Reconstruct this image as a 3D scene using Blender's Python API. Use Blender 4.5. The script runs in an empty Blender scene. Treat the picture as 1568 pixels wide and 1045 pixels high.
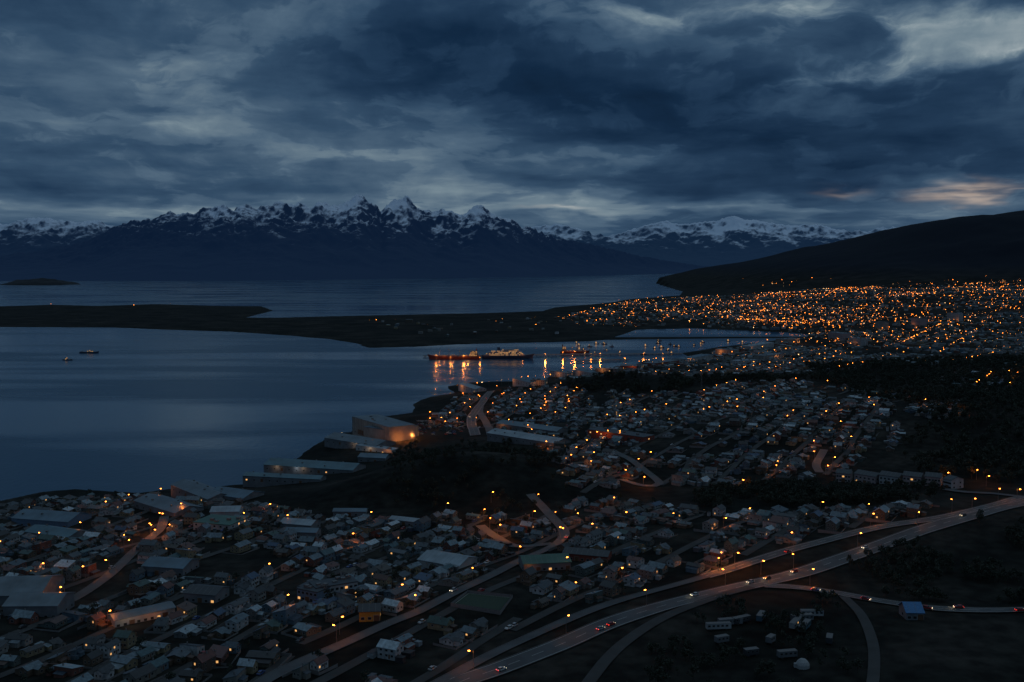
import bpy, math, random, time
import numpy as np
from mathutils import Vector, Matrix
random.seed(7); rng=np.random.default_rng(11)
SC=bpy.context.scene
SC.view_settings.view_transform='Standard'
try: SC.view_settings.look='None'
except: pass
SC.view_settings.exposure=0
T0=time.time()
def tick(s): print('T %.1f %s'%(time.time()-T0,s))

# ------------------------------------------------------------------ survey helpers
F=1524.0; CX=784.0; CY=522.5; HZ=410.0; CAMZ=200.0
P=math.atan((CY-HZ)/F)
def ray(px,py):
    a=(px-CX)/F; v=(CY-py)/F
    return np.array([a, math.cos(P)+v*math.sin(P), -math.sin(P)+v*math.cos(P)])
def vlev(py):            # elevation tangent on the centre line
    return math.tan(math.atan((CY-py)/F)-P)
def sea(px,py):
    d=ray(px,py); t=-CAMZ/d[2]; return (d[0]*t,d[1]*t)
# ------------------------------------------------------------------ noise
_perm=rng.permutation(512); _perm=np.concatenate([_perm,_perm,_perm])
_ga=rng.random(512)*2*np.pi; _gx=np.cos(_ga); _gy=np.sin(_ga)
def perlin(x,y):
    xi=np.floor(x).astype(int); yi=np.floor(y).astype(int); xf=x-xi; yf=y-yi
    xi&=511; yi&=511
    u=xf**3*(xf*(xf*6-15)+10); v=yf**3*(yf*(yf*6-15)+10)
    def g(i,j,dx,dy):
        k=_perm[_perm[(i&511)]+(j&511)]&511
        return _gx[k]*dx+_gy[k]*dy
    a=g(xi,yi,xf,yf); b=g(xi+1,yi,xf-1,yf); c=g(xi,yi+1,xf,yf-1); d=g(xi+1,yi+1,xf-1,yf-1)
    return ((a*(1-u)+b*u)*(1-v)+(c*(1-u)+d*u)*v)*1.5
def fbm(x,y,o=4):
    s=0;a=1;n=0
    for i in range(o):
        s=s+a*perlin(x*2**i+17.3*i,y*2**i+5.1*i); n+=a; a*=.5
    return s/n
def ridged(x,y,o=6):
    s=0;a=1;n=0;w=1
    for i in range(o):
        r=1-np.abs(perlin(x*2.03**i+31.7*i,y*2.03**i+9.4*i)); r=r*r*w
        s=s+a*r; n+=a; a*=.52; w=np.clip(r*1.6,0,1)
    return s/n
def sst(a,b,x):
    t=np.clip((x-a)/(b-a),0,1); return t*t*(3-2*t)
# ------------------------------------------------------------------ land polygons
land_px=[(-300,800),(-150,785),(0,768),(60,754),(110,750),(150,752),(215,755),(260,749),(290,752),(345,744),(372,742),(400,735),(428,727),(412,718),(440,704),(452,706),(470,690),(495,676),(512,664),(538,662),(545,652),(570,640),(636,632),(632,620),(660,608),(697,602),(682,592),(720,586),(780,586),(838,580),(850,571),(905,567),(962,563),(985,553),(1028,555),(1062,549),(1045,541),(1100,532),(1160,525),(1200,520),(1240,517.8),(1100,518.6),(930,520.5),(900,523),(800,525),(700,527.5),(640,531),(565,533),(545,526),(500,519),(440,514),(350,508),(250,505),(180,502),(0,501),(-300,500),(-300,468),(0,470),(80,467),(150,469),(240,466),(330,469),(400,469.5),(418,476),(375,487),(430,487),(500,485),(640,482),(740,480),(830,477),(850,471),(900,467),(940,463),(960,459),(1040,453),(1046,447)]
LAND=[sea(*p) for p in land_px]+[(1480,9000),(1900,13000),(12000,13000),(12000,-800),(-2500,-800),(-2500,500)]
LAG=[sea(*p) for p in [(940,516.5),(955,512),(975,505),(1060,503),(1180,508),(1215,510),(1240,513),(1235,516.2)]]
def inpoly(x,y,poly):
    r=np.zeros(np.shape(x),bool); n=len(poly)
    for i in range(n):
        x1,y1=poly[i]; x2,y2=poly[(i+1)%n]
        if y1==y2: continue
        c=((y1>y)!=(y2>y))&(x<(x2-x1)*(y-y1)/(y2-y1)+x1)
        r^=c
    return r
def sdist(x,y,poly):
    d=np.full(np.shape(x),1e18); n=len(poly)
    for i in range(n):
        x1,y1=poly[i]; x2,y2=poly[(i+1)%n]
        ex,ey=x2-x1,y2-y1; L=ex*ex+ey*ey
        t=np.clip(((x-x1)*ex+(y-y1)*ey)/L,0,1)
        d=np.minimum(d,(x-x1-t*ex)**2+(y-y1-t*ey)**2)
    d=np.sqrt(d); return np.where(inpoly(x,y,poly),d,-d)
_rx=[(1046,447),(1090,436),(1160,415),(1200,402),(1250,391),(1300,382),(1340,371),(1370,361),(1400,350),(1440,337),(1480,331),(1520,330),(1568,322),(1700,305),(2100,290)]
RY=8800.
RX=np.array([(p[0]-CX)/F*RY for p in _rx]); RZ=np.array([CAMZ+vlev(p[1])*RY for p in _rx])
def at_z(px,py,z):
    d=ray(px,py); t=(z-CAMZ)/d[2]; return d[0]*t,d[1]*t
MOUND=at_z(725,745,22)
BUMPS=[(MOUND[0],MOUND[1],85,70,24),(MOUND[0]-75,MOUND[1]-25,60,50,9),at_z(960,585,25)+(150,60,12),at_z(1420,640,50)+(300,160,18),at_z(1450,760,60)+(130,60,8)]
def H(x,y):
    x=np.asarray(x,float); y=np.asarray(y,float)
    w=fbm(x/90+3,y/90,3)*9*sst(9000,2000,y)
    sd=sdist(x+w,y+w*.6,LAND); sd=np.minimum(sd,-sdist(x,y,LAG))
    city=np.maximum(sst(2500,2000,y),sst(350,1900,x))
    s=np.clip(sd,0,None)
    h=np.where(sd>0,1.3*sst(0,7,s)+2.2*sst(0,130,s),np.clip(sd*.12,-6,0))
    h=h+city*100*(1-np.exp(-s/1400))*sst(0,60,s)
    for bx,by,rx,ry,bh in BUMPS:
        h=h+bh*np.exp(-((x-bx)/rx)**2-((y-by)/ry)**2)*sst(0,40,s)
    R=np.interp(x,RX,RZ)
    prof=sst(4300,RY,y)**1.25*(1-.25*sst(RY,13000,y))
    m=np.where(y>3800,R*prof,0)
    hn=ridged(x/1400,y/1400,4)
    m=m*(1-.22*(1-hn)*sst(RY,6500,y)*sst(4300,5500,y))
    h=np.where(sd>0,np.maximum(h,m),h)
    h=h+np.where(sd>0,1,0)*sst(5,120,s)*city*(fbm(x/220,y/220,3)*7+ridged(x/500,y/500,2)*3)
    h=h+np.where(sd>0,1,0)*(1-city)*sst(5,90,s)*np.clip(fbm(x/300,y/300,3)*7,-1,6)
    return h
_T=np.geomspace(120,14000,420)
def hit(px,py):
    d=ray(px,py); d=d/d[1]
    X=d[0]*_T;Y=_T;Z=CAMZ+d[2]*_T
    g=Z-np.maximum(H(X,Y),0)
    i=np.argmax(g<0)
    if g[i]>=0: i=len(_T)-1
    if i==0: t=_T[0]
    else:
        f=g[i-1]/(g[i-1]-g[i]); t=_T[i-1]+f*(_T[i]-_T[i-1])
    return (d[0]*t,t)
def hz(x,y): return float(H(np.array([x]),np.array([y]))[0])

# ------------------------------------------------------------------ materials
def new_mat(name):
    m=bpy.data.materials.new(name); m.use_nodes=True
    nt=m.node_tree; b=nt.nodes['Principled BSDF']; return m,nt,b
def noise_col(nt,scale,c1,c2,lo=.4,hi=.6,detail=3,vec='Object',stretch=None):
    tc=nt.nodes.new('ShaderNodeTexCoord'); n=nt.nodes.new('ShaderNodeTexNoise')
    n.inputs['Scale'].default_value=scale; n.inputs['Detail'].default_value=detail
    out=tc.outputs[vec]
    if stretch:
        mp=nt.nodes.new('ShaderNodeMapping'); mp.inputs['Scale'].default_value=stretch
        nt.links.new(out,mp.inputs[0]); out=mp.outputs[0]
    nt.links.new(out,n.inputs['Vector'])
    r=nt.nodes.new('ShaderNodeValToRGB'); r.color_ramp.elements[0].position=lo; r.color_ramp.elements[1].position=hi
    r.color_ramp.elements[0].color=(*c1,1); r.color_ramp.elements[1].color=(*c2,1)
    nt.links.new(n.outputs['Fac'],r.inputs[0]); return r.outputs[0],n.outputs['Fac']
def simple(name,c,rough=.7,metal=0,var=.35,scale=1.5):
    m,nt,b=new_mat(name)
    o,f=noise_col(nt,scale,tuple(v*(1-var) for v in c),c,.3,.7)
    nt.links.new(o,b.inputs['Base Color']); b.inputs['Roughness'].default_value=rough; b.inputs['Metallic'].default_value=metal
    return m
def emis(name,c,s,sampling='AUTO'):
    m,nt,b=new_mat(name); b.inputs['Base Color'].default_value=(*c,1)
    b.inputs['Emission Color'].default_value=(*c,1); b.inputs['Emission Strength'].default_value=s
    m.cycles.emission_sampling=sampling
    return m
def palette(name,cols,rough,island=False,metal=0,offs=0.0):
    m,nt,b=new_mat(name)
    if island:
        g=nt.nodes.new('ShaderNodeNewGeometry'); rnd=g.outputs['Random Per Island']
    else:
        g=nt.nodes.new('ShaderNodeObjectInfo'); rnd=g.outputs['Random']
    a=nt.nodes.new('ShaderNodeMath'); a.operation='MULTIPLY_ADD'; a.inputs[1].default_value=7.13 if offs else 1; a.inputs[2].default_value=offs
    nt.links.new(rnd,a.inputs[0]); fr=nt.nodes.new('ShaderNodeMath'); fr.operation='FRACT'; nt.links.new(a.outputs[0],fr.inputs[0])
    r=nt.nodes.new('ShaderNodeValToRGB'); r.color_ramp.interpolation='CONSTANT'; e=r.color_ramp.elements
    while len(e)<len(cols): e.new(.5)
    for i,c in enumerate(cols): e[i].position=i/len(cols); e[i].color=(*c,1)
    nt.links.new(fr.outputs[0],r.inputs[0])
    o,f=noise_col(nt,.6,(.5,.5,.5),(1.05,1.05,1.05),.3,.7)
    mx=nt.nodes.new('ShaderNodeMix'); mx.data_type='RGBA'; mx.blend_type='MULTIPLY'; mx.inputs[0].default_value=1
    nt.links.new(r.outputs[0],mx.inputs[6]); nt.links.new(o,mx.inputs[7]); nt.links.new(mx.outputs[2],b.inputs['Base Color'])
    b.inputs['Roughness'].default_value=rough; b.inputs['Metallic'].default_value=metal
    return m
roofcols=[(.14,.21,.25),(.035,.05,.062),(.08,.125,.155),(.27,.35,.40),(.05,.072,.09),(.02,.026,.032),(.11,.165,.20),(.10,.032,.026),(.16,.23,.27),(.03,.075,.07),(.035,.045,.055),(.035,.075,.14),(.07,.095,.115),(.025,.03,.035),(.055,.047,.04),(.12,.175,.215),(.05,.08,.105),(.40,.48,.53),(.075,.035,.028),(.045,.105,.125),(.045,.055,.065),(.03,.035,.04)]
wallcols=[(.2,.22,.22),(.1,.09,.07),(.34,.37,.39),(.11,.08,.055),(.07,.10,.10),(.22,.19,.12),(.12,.14,.15),(.14,.055,.042),(.09,.15,.20),(.17,.175,.16),(.40,.43,.45),(.08,.055,.045)]
M_roof=palette('roof_metal',roofcols,.45); M_wall=palette('wall_paint',wallcols,.8,offs=.37)
M_roofD=palette('far_roof',[tuple(v*.9 for v in c) for c in roofcols],.5,True); M_wallD=palette('far_wall',wallcols,.8,True,offs=.37)
def window_mat(name,thr,s):
    m,nt,b=new_mat(name); b.inputs['Base Color'].default_value=(.02,.025,.03,1); b.inputs['Roughness'].default_value=.12
    g=nt.nodes.new('ShaderNodeNewGeometry'); oi=nt.nodes.new('ShaderNodeObjectInfo')
    a=nt.nodes.new('ShaderNodeMath'); a.operation='MULTIPLY_ADD'; a.inputs[1].default_value=13.7
    nt.links.new(oi.outputs['Random'],a.inputs[0]); nt.links.new(g.outputs['Random Per Island'],a.inputs[2])
    fr=nt.nodes.new('ShaderNodeMath'); fr.operation='FRACT'; nt.links.new(a.outputs[0],fr.inputs[0])
    gt=nt.nodes.new('ShaderNodeMath'); gt.operation='GREATER_THAN'; gt.inputs[1].default_value=thr; nt.links.new(fr.outputs[0],gt.inputs[0])
    mu=nt.nodes.new('ShaderNodeMath'); mu.operation='MULTIPLY'; mu.inputs[1].default_value=s; nt.links.new(gt.outputs[0],mu.inputs[0])
    b.inputs['Emission Color'].default_value=(1,.50,.16,1); nt.links.new(mu.outputs[0],b.inputs['Emission Strength'])
    m.cycles.emission_sampling='NONE'; return m
M_win=window_mat('window_glass',.955,.9)
M_winS=window_mat('ship_window',.45,1.2)
M_trim=simple('trim_white',(.30,.32,.33)); M_door=simple('door_wood',(.12,.06,.03)); M_conc=simple('concrete',(.17,.17,.175),.9)
M_asph=simple('asphalt',(.072,.080,.088),.75,0,.4,.12); M_street=simple('street_gravel',(.045,.047,.048),.9,0,.4,.1)
M_mark=simple('road_paint',(.5,.5,.48),.7); M_kerb=simple('kerb_concrete',(.13,.13,.135),.9)
M_steel=simple('lamp_steel',(.2,.2,.2),.5,.6); M_black=simple('rubber',(.02,.02,.02),.8)
M_or=emis('sodium_lamp',(1,.24,.025),24,'FRONT'); M_orS=emis('sodium_lamp_far',(1,.25,.022),10,'FRONT'); M_wh=emis('white_lamp_far',(1,.55,.22),6,'FRONT')
M_red=emis('tail_light',(1,.04,.02),4,'NONE'); M_hd=emis('headlight',(1,.8,.5),5,'NONE')
M_gr=simple('grass_pitch',(.03,.055,.035),.9)
# ------------------------------------------------------------------ mesh builder
class MB:
    def __init__(s): s.v=[];s.f=[];s.m=[]
    def poly(s,pts,mat=0):
        n=len(s.v); s.v+=[tuple(p) for p in pts]; s.f.append(tuple(range(n,n+len(pts)))); s.m.append(mat)
    def hexa(s,b,t,mat=0,bottom=True):
        n=len(s.v); s.v+=[tuple(p) for p in b]+[tuple(p) for p in t]
        k=len(b)
        for i in range(k):
            j=(i+1)%k; s.f.append((n+i,n+j,n+k+j,n+k+i)); s.m.append(mat)
        s.f.append(tuple(n+k+i for i in range(k))); s.m.append(mat)
        if bottom: s.f.append(tuple(n+i for i in reversed(range(k)))); s.m.append(mat)
    def box(s,x0,x1,y0,y1,z0,z1,mat=0):
        s.hexa([(x0,y0,z0),(x1,y0,z0),(x1,y1,z0),(x0,y1,z0)],[(x0,y0,z1),(x1,y0,z1),(x1,y1,z1),(x0,y1,z1)],mat)
    def cyl(s,x,y,z0,z1,r0,r1,mat=0,n=8,top=None):
        tx,ty=top if top else (x,y)
        s.hexa([(x+r0*math.cos(6.2832*i/n),y+r0*math.sin(6.2832*i/n),z0) for i in range(n)],[(tx+r1*math.cos(6.2832*i/n),ty+r1*math.sin(6.2832*i/n),z1) for i in range(n)],mat)
    def gable(s,x0,x1,y0,y1,zb,z,rise,wall,roof,ov=.5,axis='x',th=.18):
        if axis=='x':
            ym=(y0+y1)/2
            n=len(s.v)
            s.v+=[(x0,y0,zb),(x1,y0,zb),(x1,y1,zb),(x0,y1,zb),(x0,y0,z),(x1,y0,z),(x1,y1,z),(x0,y1,z),(x0,ym,z+rise),(x1,ym,z+rise)]
            s.f+=[(n,n+1,n+5,n+4),(n+2,n+3,n+7,n+6),(n+1,n+2,n+6,n+9,n+5),(n+3,n,n+4,n+8,n+7)]; s.m+=[wall]*4
            k=rise/((y1-y0)/2)
            for sg,ye in ((-1,y0-ov),(1,y1+ov)):
                ze=z-ov*k+.05
                a=[(x0-ov,ye,ze),(x1+ov,ye,ze),(x1+ov,ym,z+rise+.05),(x0-ov,ym,z+rise+.05)]
                if sg>0: a=a[::-1]
                s.hexa(a,[(p[0],p[1],p[2]+th) for p in a],roof)
        else:
            q=MB(); q.gable(y0,y1,x0,x1,zb,z,rise,wall,roof,ov,'x',th)
            n=len(s.v); s.v+=[(p[1],p[0],p[2]) for p in q.v]; s.f+=[tuple(n+i for i in reversed(f)) for f in q.f]; s.m+=q.m
    def win(s,face,c,z,w,h,pos,glass,trim):
        def q(w,h,o,mat):
            if face=='-y': a=[(c-w/2,pos-o,z-h/2),(c+w/2,pos-o,z-h/2),(c+w/2,pos-o,z+h/2),(c-w/2,pos-o,z+h/2)]
            if face=='+y': a=[(c+w/2,pos+o,z-h/2),(c-w/2,pos+o,z-h/2),(c-w/2,pos+o,z+h/2),(c+w/2,pos+o,z+h/2)]
            if face=='-x': a=[(pos-o,c+w/2,z-h/2),(pos-o,c-w/2,z-h/2),(pos-o,c-w/2,z+h/2),(pos-o,c+w/2,z+h/2)]
            if face=='+x': a=[(pos+o,c-w/2,z-h/2),(pos+o,c+w/2,z-h/2),(pos+o,c+w/2,z+h/2),(pos+o,c-w/2,z+h/2)]
            s.poly(a,mat)
        q(w+.24,h+.24,.03,trim); q(w,h,.06,glass)
    def mesh(s,name,mats,smooth=False):
        me=bpy.data.meshes.new(name); me.from_pydata(s.v,[],s.f)
        for m in mats: me.materials.append(m)
        me.polygons.foreach_set('material_index',s.m); 
        if smooth: me.polygons.foreach_set('use_smooth',[True]*len(s.f))
        me.update(); return me
def add(name,me,loc=(0,0,0),rz=0,sc=(1,1,1),parent=None):
    o=bpy.data.objects.new(name,me); o.location=loc; o.rotation_euler=(0,0,rz); o.scale=sc
    SC.collection.objects.link(o)
    if parent: o.parent=parent
    return o
# ------------------------------------------------------------------ terrain sheet
NR,NC=720,460
rows=np.geomspace(110,13000,NR); cols=np.linspace(-.78,.78,NC)
X=rows[:,None]*cols[None,:]; Y=np.repeat(rows[:,None],NC,1)
Z=H(X,Y)
co=np.stack([X,Y,Z],-1).reshape(-1,3)
idx=np.arange(NR*NC).reshape(NR,NC)
quads=np.stack([idx[:-1,:-1],idx[:-1,1:],idx[1:,1:],idx[1:,:-1]],-1).reshape(-1,4)
def np_mesh(name,co,quads,mat,smooth=True,attr=None):
    me=bpy.data.meshes.new(name); me.vertices.add(len(co)); me.vertices.foreach_set('co',co.astype(np.float32).ravel())
    me.loops.add(quads.size); me.loops.foreach_set('vertex_index',quads.ravel().astype(np.int32))
    me.polygons.add(len(quads)); me.polygons.foreach_set('loop_start',np.arange(0,quads.size,4,dtype=np.int32)); me.polygons.foreach_set('loop_total',np.full(len(quads),4,dtype=np.int32))
    me.update(calc_edges=True)
    if smooth: me.polygons.foreach_set('use_smooth',[True]*len(me.polygons))
    if attr is not None:
        at=me.attributes.new('snow','FLOAT','POINT'); at.data.foreach_set('value',attr.astype(np.float32).ravel())
    me.materials.append(mat); return me
m,nt,b=new_mat('ground_soil_grass')
o1,f1=noise_col(nt,.012,(.009,.0115,.0105),(.033,.032,.029),.42,.66,6)
o2,f2=noise_col(nt,.12,(.45,.45,.45),(1.3,1.3,1.25),.35,.7,3)
mx=nt.nodes.new('ShaderNodeMix'); mx.data_type='RGBA'; mx.blend_type='MULTIPLY'; mx.inputs[0].default_value=1
nt.links.new(o1,mx.inputs[6]); nt.links.new(o2,mx.inputs[7])
g=nt.nodes.new('ShaderNodeNewGeometry'); sp=nt.nodes.new('ShaderNodeSeparateXYZ'); nt.links.new(g.outputs['Position'],sp.inputs[0])
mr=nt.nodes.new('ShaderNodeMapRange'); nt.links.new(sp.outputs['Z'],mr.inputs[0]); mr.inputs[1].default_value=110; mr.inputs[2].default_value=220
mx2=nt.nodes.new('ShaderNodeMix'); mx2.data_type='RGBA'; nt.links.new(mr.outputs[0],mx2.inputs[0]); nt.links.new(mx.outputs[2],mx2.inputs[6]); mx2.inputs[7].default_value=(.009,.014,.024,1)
nt.links.new(mx2.outputs[2],b.inputs['Base Color']); b.inputs['Roughness'].default_value=1; b.inputs['Specular IOR Level'].default_value=.1
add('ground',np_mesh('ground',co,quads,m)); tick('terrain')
# ------------------------------------------------------------------ water sheet
m,nt,b=new_mat('sea_water')
b.inputs['Base Color'].default_value=(.003,.050,.110,1); b.inputs['IOR'].default_value=1.33
tc=nt.nodes.new('ShaderNodeTexCoord')
def nz(scale,stretch,detail=3):
    mp=nt.nodes.new('ShaderNodeMapping'); mp.inputs['Scale'].default_value=stretch; nt.links.new(tc.outputs['Object'],mp.inputs[0])
    n=nt.nodes.new('ShaderNodeTexNoise'); n.noise_dimensions='2D'; n.inputs['Scale'].default_value=scale; n.inputs['Detail'].default_value=detail; nt.links.new(mp.outputs[0],n.inputs['Vector']); return n.outputs['Fac']
w1=nz(.16,(1,.6,1),3); w2=nz(.0024,(.45,2.2,1),6)
bp=nt.nodes.new('ShaderNodeBump'); bp.inputs['Strength'].default_value=.34; bp.inputs['Distance'].default_value=.7; nt.links.new(w1,bp.inputs['Height']); nt.links.new(bp.outputs[0],b.inputs['Normal'])
mr=nt.nodes.new('ShaderNodeMapRange'); mr.inputs[1].default_value=.40; mr.inputs[2].default_value=.60; mr.inputs[3].default_value=.10; mr.inputs[4].default_value=.31
nt.links.new(w2,mr.inputs[0]); nt.links.new(mr.outputs[0],b.inputs['Roughness'])
S=150000
me=bpy.data.meshes.new('sea'); me.from_pydata([(-S,-3000,0),(S,-3000,0),(S,S,0),(-S,S,0)],[],[(0,1,2,3)]); me.materials.append(m); add('sea_water',me)
# ------------------------------------------------------------------ mountains
def mountain_mat(name,haze,nscale,lo=.46,hi=1.08):
    m,nt,b=new_mat(name)
    at=nt.nodes.new('ShaderNodeAttribute'); at.attribute_name='snow'
    tc=nt.nodes.new('ShaderNodeTexCoord')
    n=nt.nodes.new('ShaderNodeTexNoise'); n.inputs['Scale'].default_value=nscale*3; n.inputs['Detail'].default_value=6; n.inputs['Roughness'].default_value=.7; nt.links.new(tc.outputs['Object'],n.inputs['Vector'])
    k=nt.nodes.new('ShaderNodeMath'); k.operation='MULTIPLY_ADD'; nt.links.new(n.outputs['Fac'],k.inputs[0]); k.inputs[1].default_value=1.3; nt.links.new(at.outputs['Fac'],k.inputs[2])
    mr=nt.nodes.new('ShaderNodeMapRange'); mr.interpolation_type='SMOOTHSTEP'; nt.links.new(k.outputs[0],mr.inputs[0]); mr.inputs[1].default_value=lo; mr.inputs[2].default_value=hi
    mx=nt.nodes.new('ShaderNodeMix'); mx.data_type='RGBA'; nt.links.new(mr.outputs[0],mx.inputs[0]); mx.inputs[6].default_value=(.022,.032,.046,1); mx.inputs[7].default_value=(.68,.74,.82,1)
    nt.links.new(mx.outputs[2],b.inputs['Base Color']); b.inputs['Roughness'].default_value=.9; b.inputs['Specular IOR Level'].default_value=.1
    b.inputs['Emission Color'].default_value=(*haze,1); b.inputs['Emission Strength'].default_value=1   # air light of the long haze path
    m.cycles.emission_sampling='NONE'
    return m
def mountain(name,sil,shore,thick,mat,zl,zr,n=(900,150),scale=2600,seed=0,amp=.42,jag=45):
    px=np.linspace(sil[0][0],sil[-1][0],n[0])
    py=np.interp(px,[p[0] for p in sil],[p[1] for p in sil])
    Y0=np.interp(px,[p[0] for p in shore],[p[1] for p in shore])
    Y1=Y0+thick
    tz=CAMZ+np.tan(np.arctan((CY-py)/F)-P)*Y1
    t=np.concatenate([np.linspace(0,1,n[1])**.85,np.linspace(1.03,1.6,14)])
    YY=Y0[None,:]+(Y1-Y0)[None,:]*t[:,None]; XX=YY*((px-CX)/F)[None,:]
    T=t[:,None]
    wx_=XX+fbm(XX/1500,YY/1500,3)*500; wy_=YY+fbm(XX/1500+9,YY/1500,3)*500
    r=ridged(wx_/scale+seed,wy_/scale+seed*1.7,7)
    prof=np.where(T<1,T**1.3,np.clip(1-(T-1)*.9,0,1))
    w=np.clip(4*T*(1-T),0,1)
    hs=np.clip(tz[None,:]/1200,0,1)
    zz=tz[None,:]*prof*(1-amp*(1-r*1.15)*w)
    r2=ridged(XX/(scale*.25)+seed,YY/(scale*.25),5); r3=ridged(XX/(scale*.09)+seed,YY/(scale*.09),4)
    zz=zz+(jag*2*(r2-.5)+jag*1.1*(r3-.5))*sst(.45,.85,T)*hs
    zz[0,:]=-20
    Pg=np.stack([XX,YY,zz],-1); du=np.gradient(Pg,axis=1); dv=np.gradient(Pg,axis=0); nn=np.cross(du,dv); nz_=np.abs(nn[...,2])/(np.linalg.norm(nn,axis=-1)+1e-9)
    steep=1-nz_
    s=(zz-zl)/zr+fbm(XX/900+4,YY/900,5)*1.1-(r2-.45)*1.2-(steep-np.median(steep[n[1]//2:n[1]]))*4.8
    s=np.clip(s,-2.0,2.2)*.33
    co=Pg.reshape(-1,3)
    N=len(px); R=len(t); ix=np.arange(N*R).reshape(R,N)
    q=np.stack([ix[:-1,:-1],ix[:-1,1:],ix[1:,1:],ix[1:,:-1]],-1).reshape(-1,4)
    return add(name,np_mesh(name,co,q,mat,True,s))
silA=[(-500,402),(-100,398),(0,392),(60,384),(110,376),(150,364),(180,349),(210,339),(235,336),(262,328),(280,331),(300,331),(315,321),(335,320),(345,317),(360,323),(372,316),(385,318),(395,322),(420,313),(432,309),(445,312),(460,311),(475,316),(490,306),(505,313),(520,315),(535,308),(548,298),(560,305),(572,314),(585,322),(594,309),(603,310),(612,305),(624,301),(632,311),(640,320),(655,325),(668,325),(680,320),(692,325),(705,329),(722,321),(735,315),(748,323),(760,327),(775,333),(790,341),(820,354),(860,367),(910,376),(960,388),(1010,398),(1070,407),(1130,412),(1180,415)]
shA=[(-500,14000),(0,14500),(400,15200),(560,17000),(780,20000),(900,24000),(1000,30000),(1100,38000),(1180,42000)]
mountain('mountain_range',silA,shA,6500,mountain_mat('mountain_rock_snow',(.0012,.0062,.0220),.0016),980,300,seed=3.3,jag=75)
silB=[(760,352),(800,352),(825,348),(850,344),(870,348),(890,352),(905,358),(925,362),(945,357),(965,354),(985,347),(1000,342),(1020,340),(1040,344),(1060,345),(1085,341),(1105,337),(1122,332),(1140,336),(1165,341),(1190,344),(1215,347),(1240,345),(1265,349),(1300,356),(1325,353),(1350,349),(1380,350),(1420,357),(1568,365),(1900,370)]
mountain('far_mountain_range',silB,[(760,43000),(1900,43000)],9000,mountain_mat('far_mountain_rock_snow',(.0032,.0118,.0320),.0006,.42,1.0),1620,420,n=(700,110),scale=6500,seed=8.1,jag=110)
silC=[(-600,350),(-200,346),(0,342),(20,341),(40,338),(60,334),(75,331),(95,339),(120,341),(140,336),(155,338),(170,346),(190,352),(215,350),(260,352),(320,360)]
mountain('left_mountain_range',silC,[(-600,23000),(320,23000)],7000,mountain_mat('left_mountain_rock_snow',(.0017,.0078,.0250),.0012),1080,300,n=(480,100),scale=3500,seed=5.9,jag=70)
m=simple('islet_forest',(.008,.014,.022),1)
ix_,iy_=sea(62,436)
t=np.linspace(-1,1,50); A,B=np.meshgrid(t,t); R2=np.clip(1-A**2-B**2,0,1)
zz=R2**.8*85*(.7+.5*fbm(A*2,B*2+4,4)); zz[R2<=0]=-5
co=np.stack([ix_+A*420,iy_+B*500,zz],-1).reshape(-1,3); k=np.arange(2500).reshape(50,50)
add('islet',np_mesh('islet',co,np.stack([k[:-1,:-1],k[:-1,1:],k[1:,1:],k[1:,:-1]],-1).reshape(-1,4),m)); tick('mountains')

# ------------------------------------------------------------------ roads
def smooth_line(pts,step=6):
    p=np.array(pts,float); out=[]
    q=np.vstack([2*p[0]-p[1],p,2*p[-1]-p[-2]])
    for i in range(1,len(q)-2):
        L=np.linalg.norm(q[i+1]-q[i]); n=max(2,int(L/step))
        for j in range(n):
            t=j/n
            out.append(.5*((2*q[i])+(-q[i-1]+q[i+1])*t+(2*q[i-1]-5*q[i]+4*q[i+1]-q[i+2])*t*t+(-q[i-1]+3*q[i]-3*q[i+1]+q[i+2])*t**3))
    out.append(q[-2]); return np.array(out)
def strip_geo(line,o0,o1,zo,acr=2,zfar=.0006):
    d=np.gradient(line,axis=0); d/=np.linalg.norm(d,axis=1)[:,None]+1e-9; nrm=np.stack([-d[:,1],d[:,0]],1)
    offs=np.linspace(o0,o1,acr)
    P_=line[:,None,:]+nrm[:,None,:]*offs[None,:,None]
    z=H(P_[...,0],P_[...,1])+zo+P_[...,1]*zfar
    return P_,z
def strip(name,line,o0,o1,zo,mat,acr=4):
    P_,z=strip_geo(line,o0,o1,zo,acr)
    co=np.concatenate([P_,z[...,None]],-1).reshape(-1,3); n=len(line)
    k=np.arange(n*acr).reshape(n,acr); q=np.stack([k[:-1,:-1],k[1:,:-1],k[1:,1:],k[:-1,1:]],-1).reshape(-1,4)
    return add(name,np_mesh(name,co,q,mat))
ROADS=[]
def road(name,pxs,width,mat=None,mark=True,kerb=True):
    line=smooth_line([hit(*p) for p in pxs]); ROADS.append((line,width/2))
    r=strip(name,line,-width/2,width/2,.22+.006*len(ROADS),mat or M_asph,6)
    if kerb:
        for s,nm in ((-1,'kerb_a'),(1,'kerb_b')):
            a,b_=sorted((s*width/2,s*(width/2+.35))); k=strip(nm,line,a,b_,.36,M_kerb,2); k.parent=r
    if mark:
        mb=MB(); 
        for off,dash in ((0,True),(-width/2+.6,False),(width/2-.6,False)):
            P_,z=strip_geo(line,off-.11,off+.11,.235+.006*len(ROADS),2)
            for i in range(len(line)-1):
                if dash and i%2: continue
                mb.poly([(*P_[i,0],z[i,0]),(*P_[i+1,0],z[i+1,0]),(*P_[i+1,1],z[i+1,1]),(*P_[i,1],z[i,1])])
        k=add('lane_markings',mb.mesh('lane_markings',[M_mark])); k.parent=r
    return line
hwy=road('highway',[(640,1085),(700,1048),(762,1026),(850,992),(930,957),(1020,928),(1100,908),(1180,890),(1250,871),(1330,843),(1400,817),(1480,793),(1568,771),(1660,750)],11.5)
hwy2=road('highway_upper_branch',[(1080,884),(1150,862),(1215,842),(1290,822),(1360,806),(1440,794),(1500,780),(1568,762)],7.5)
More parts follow.
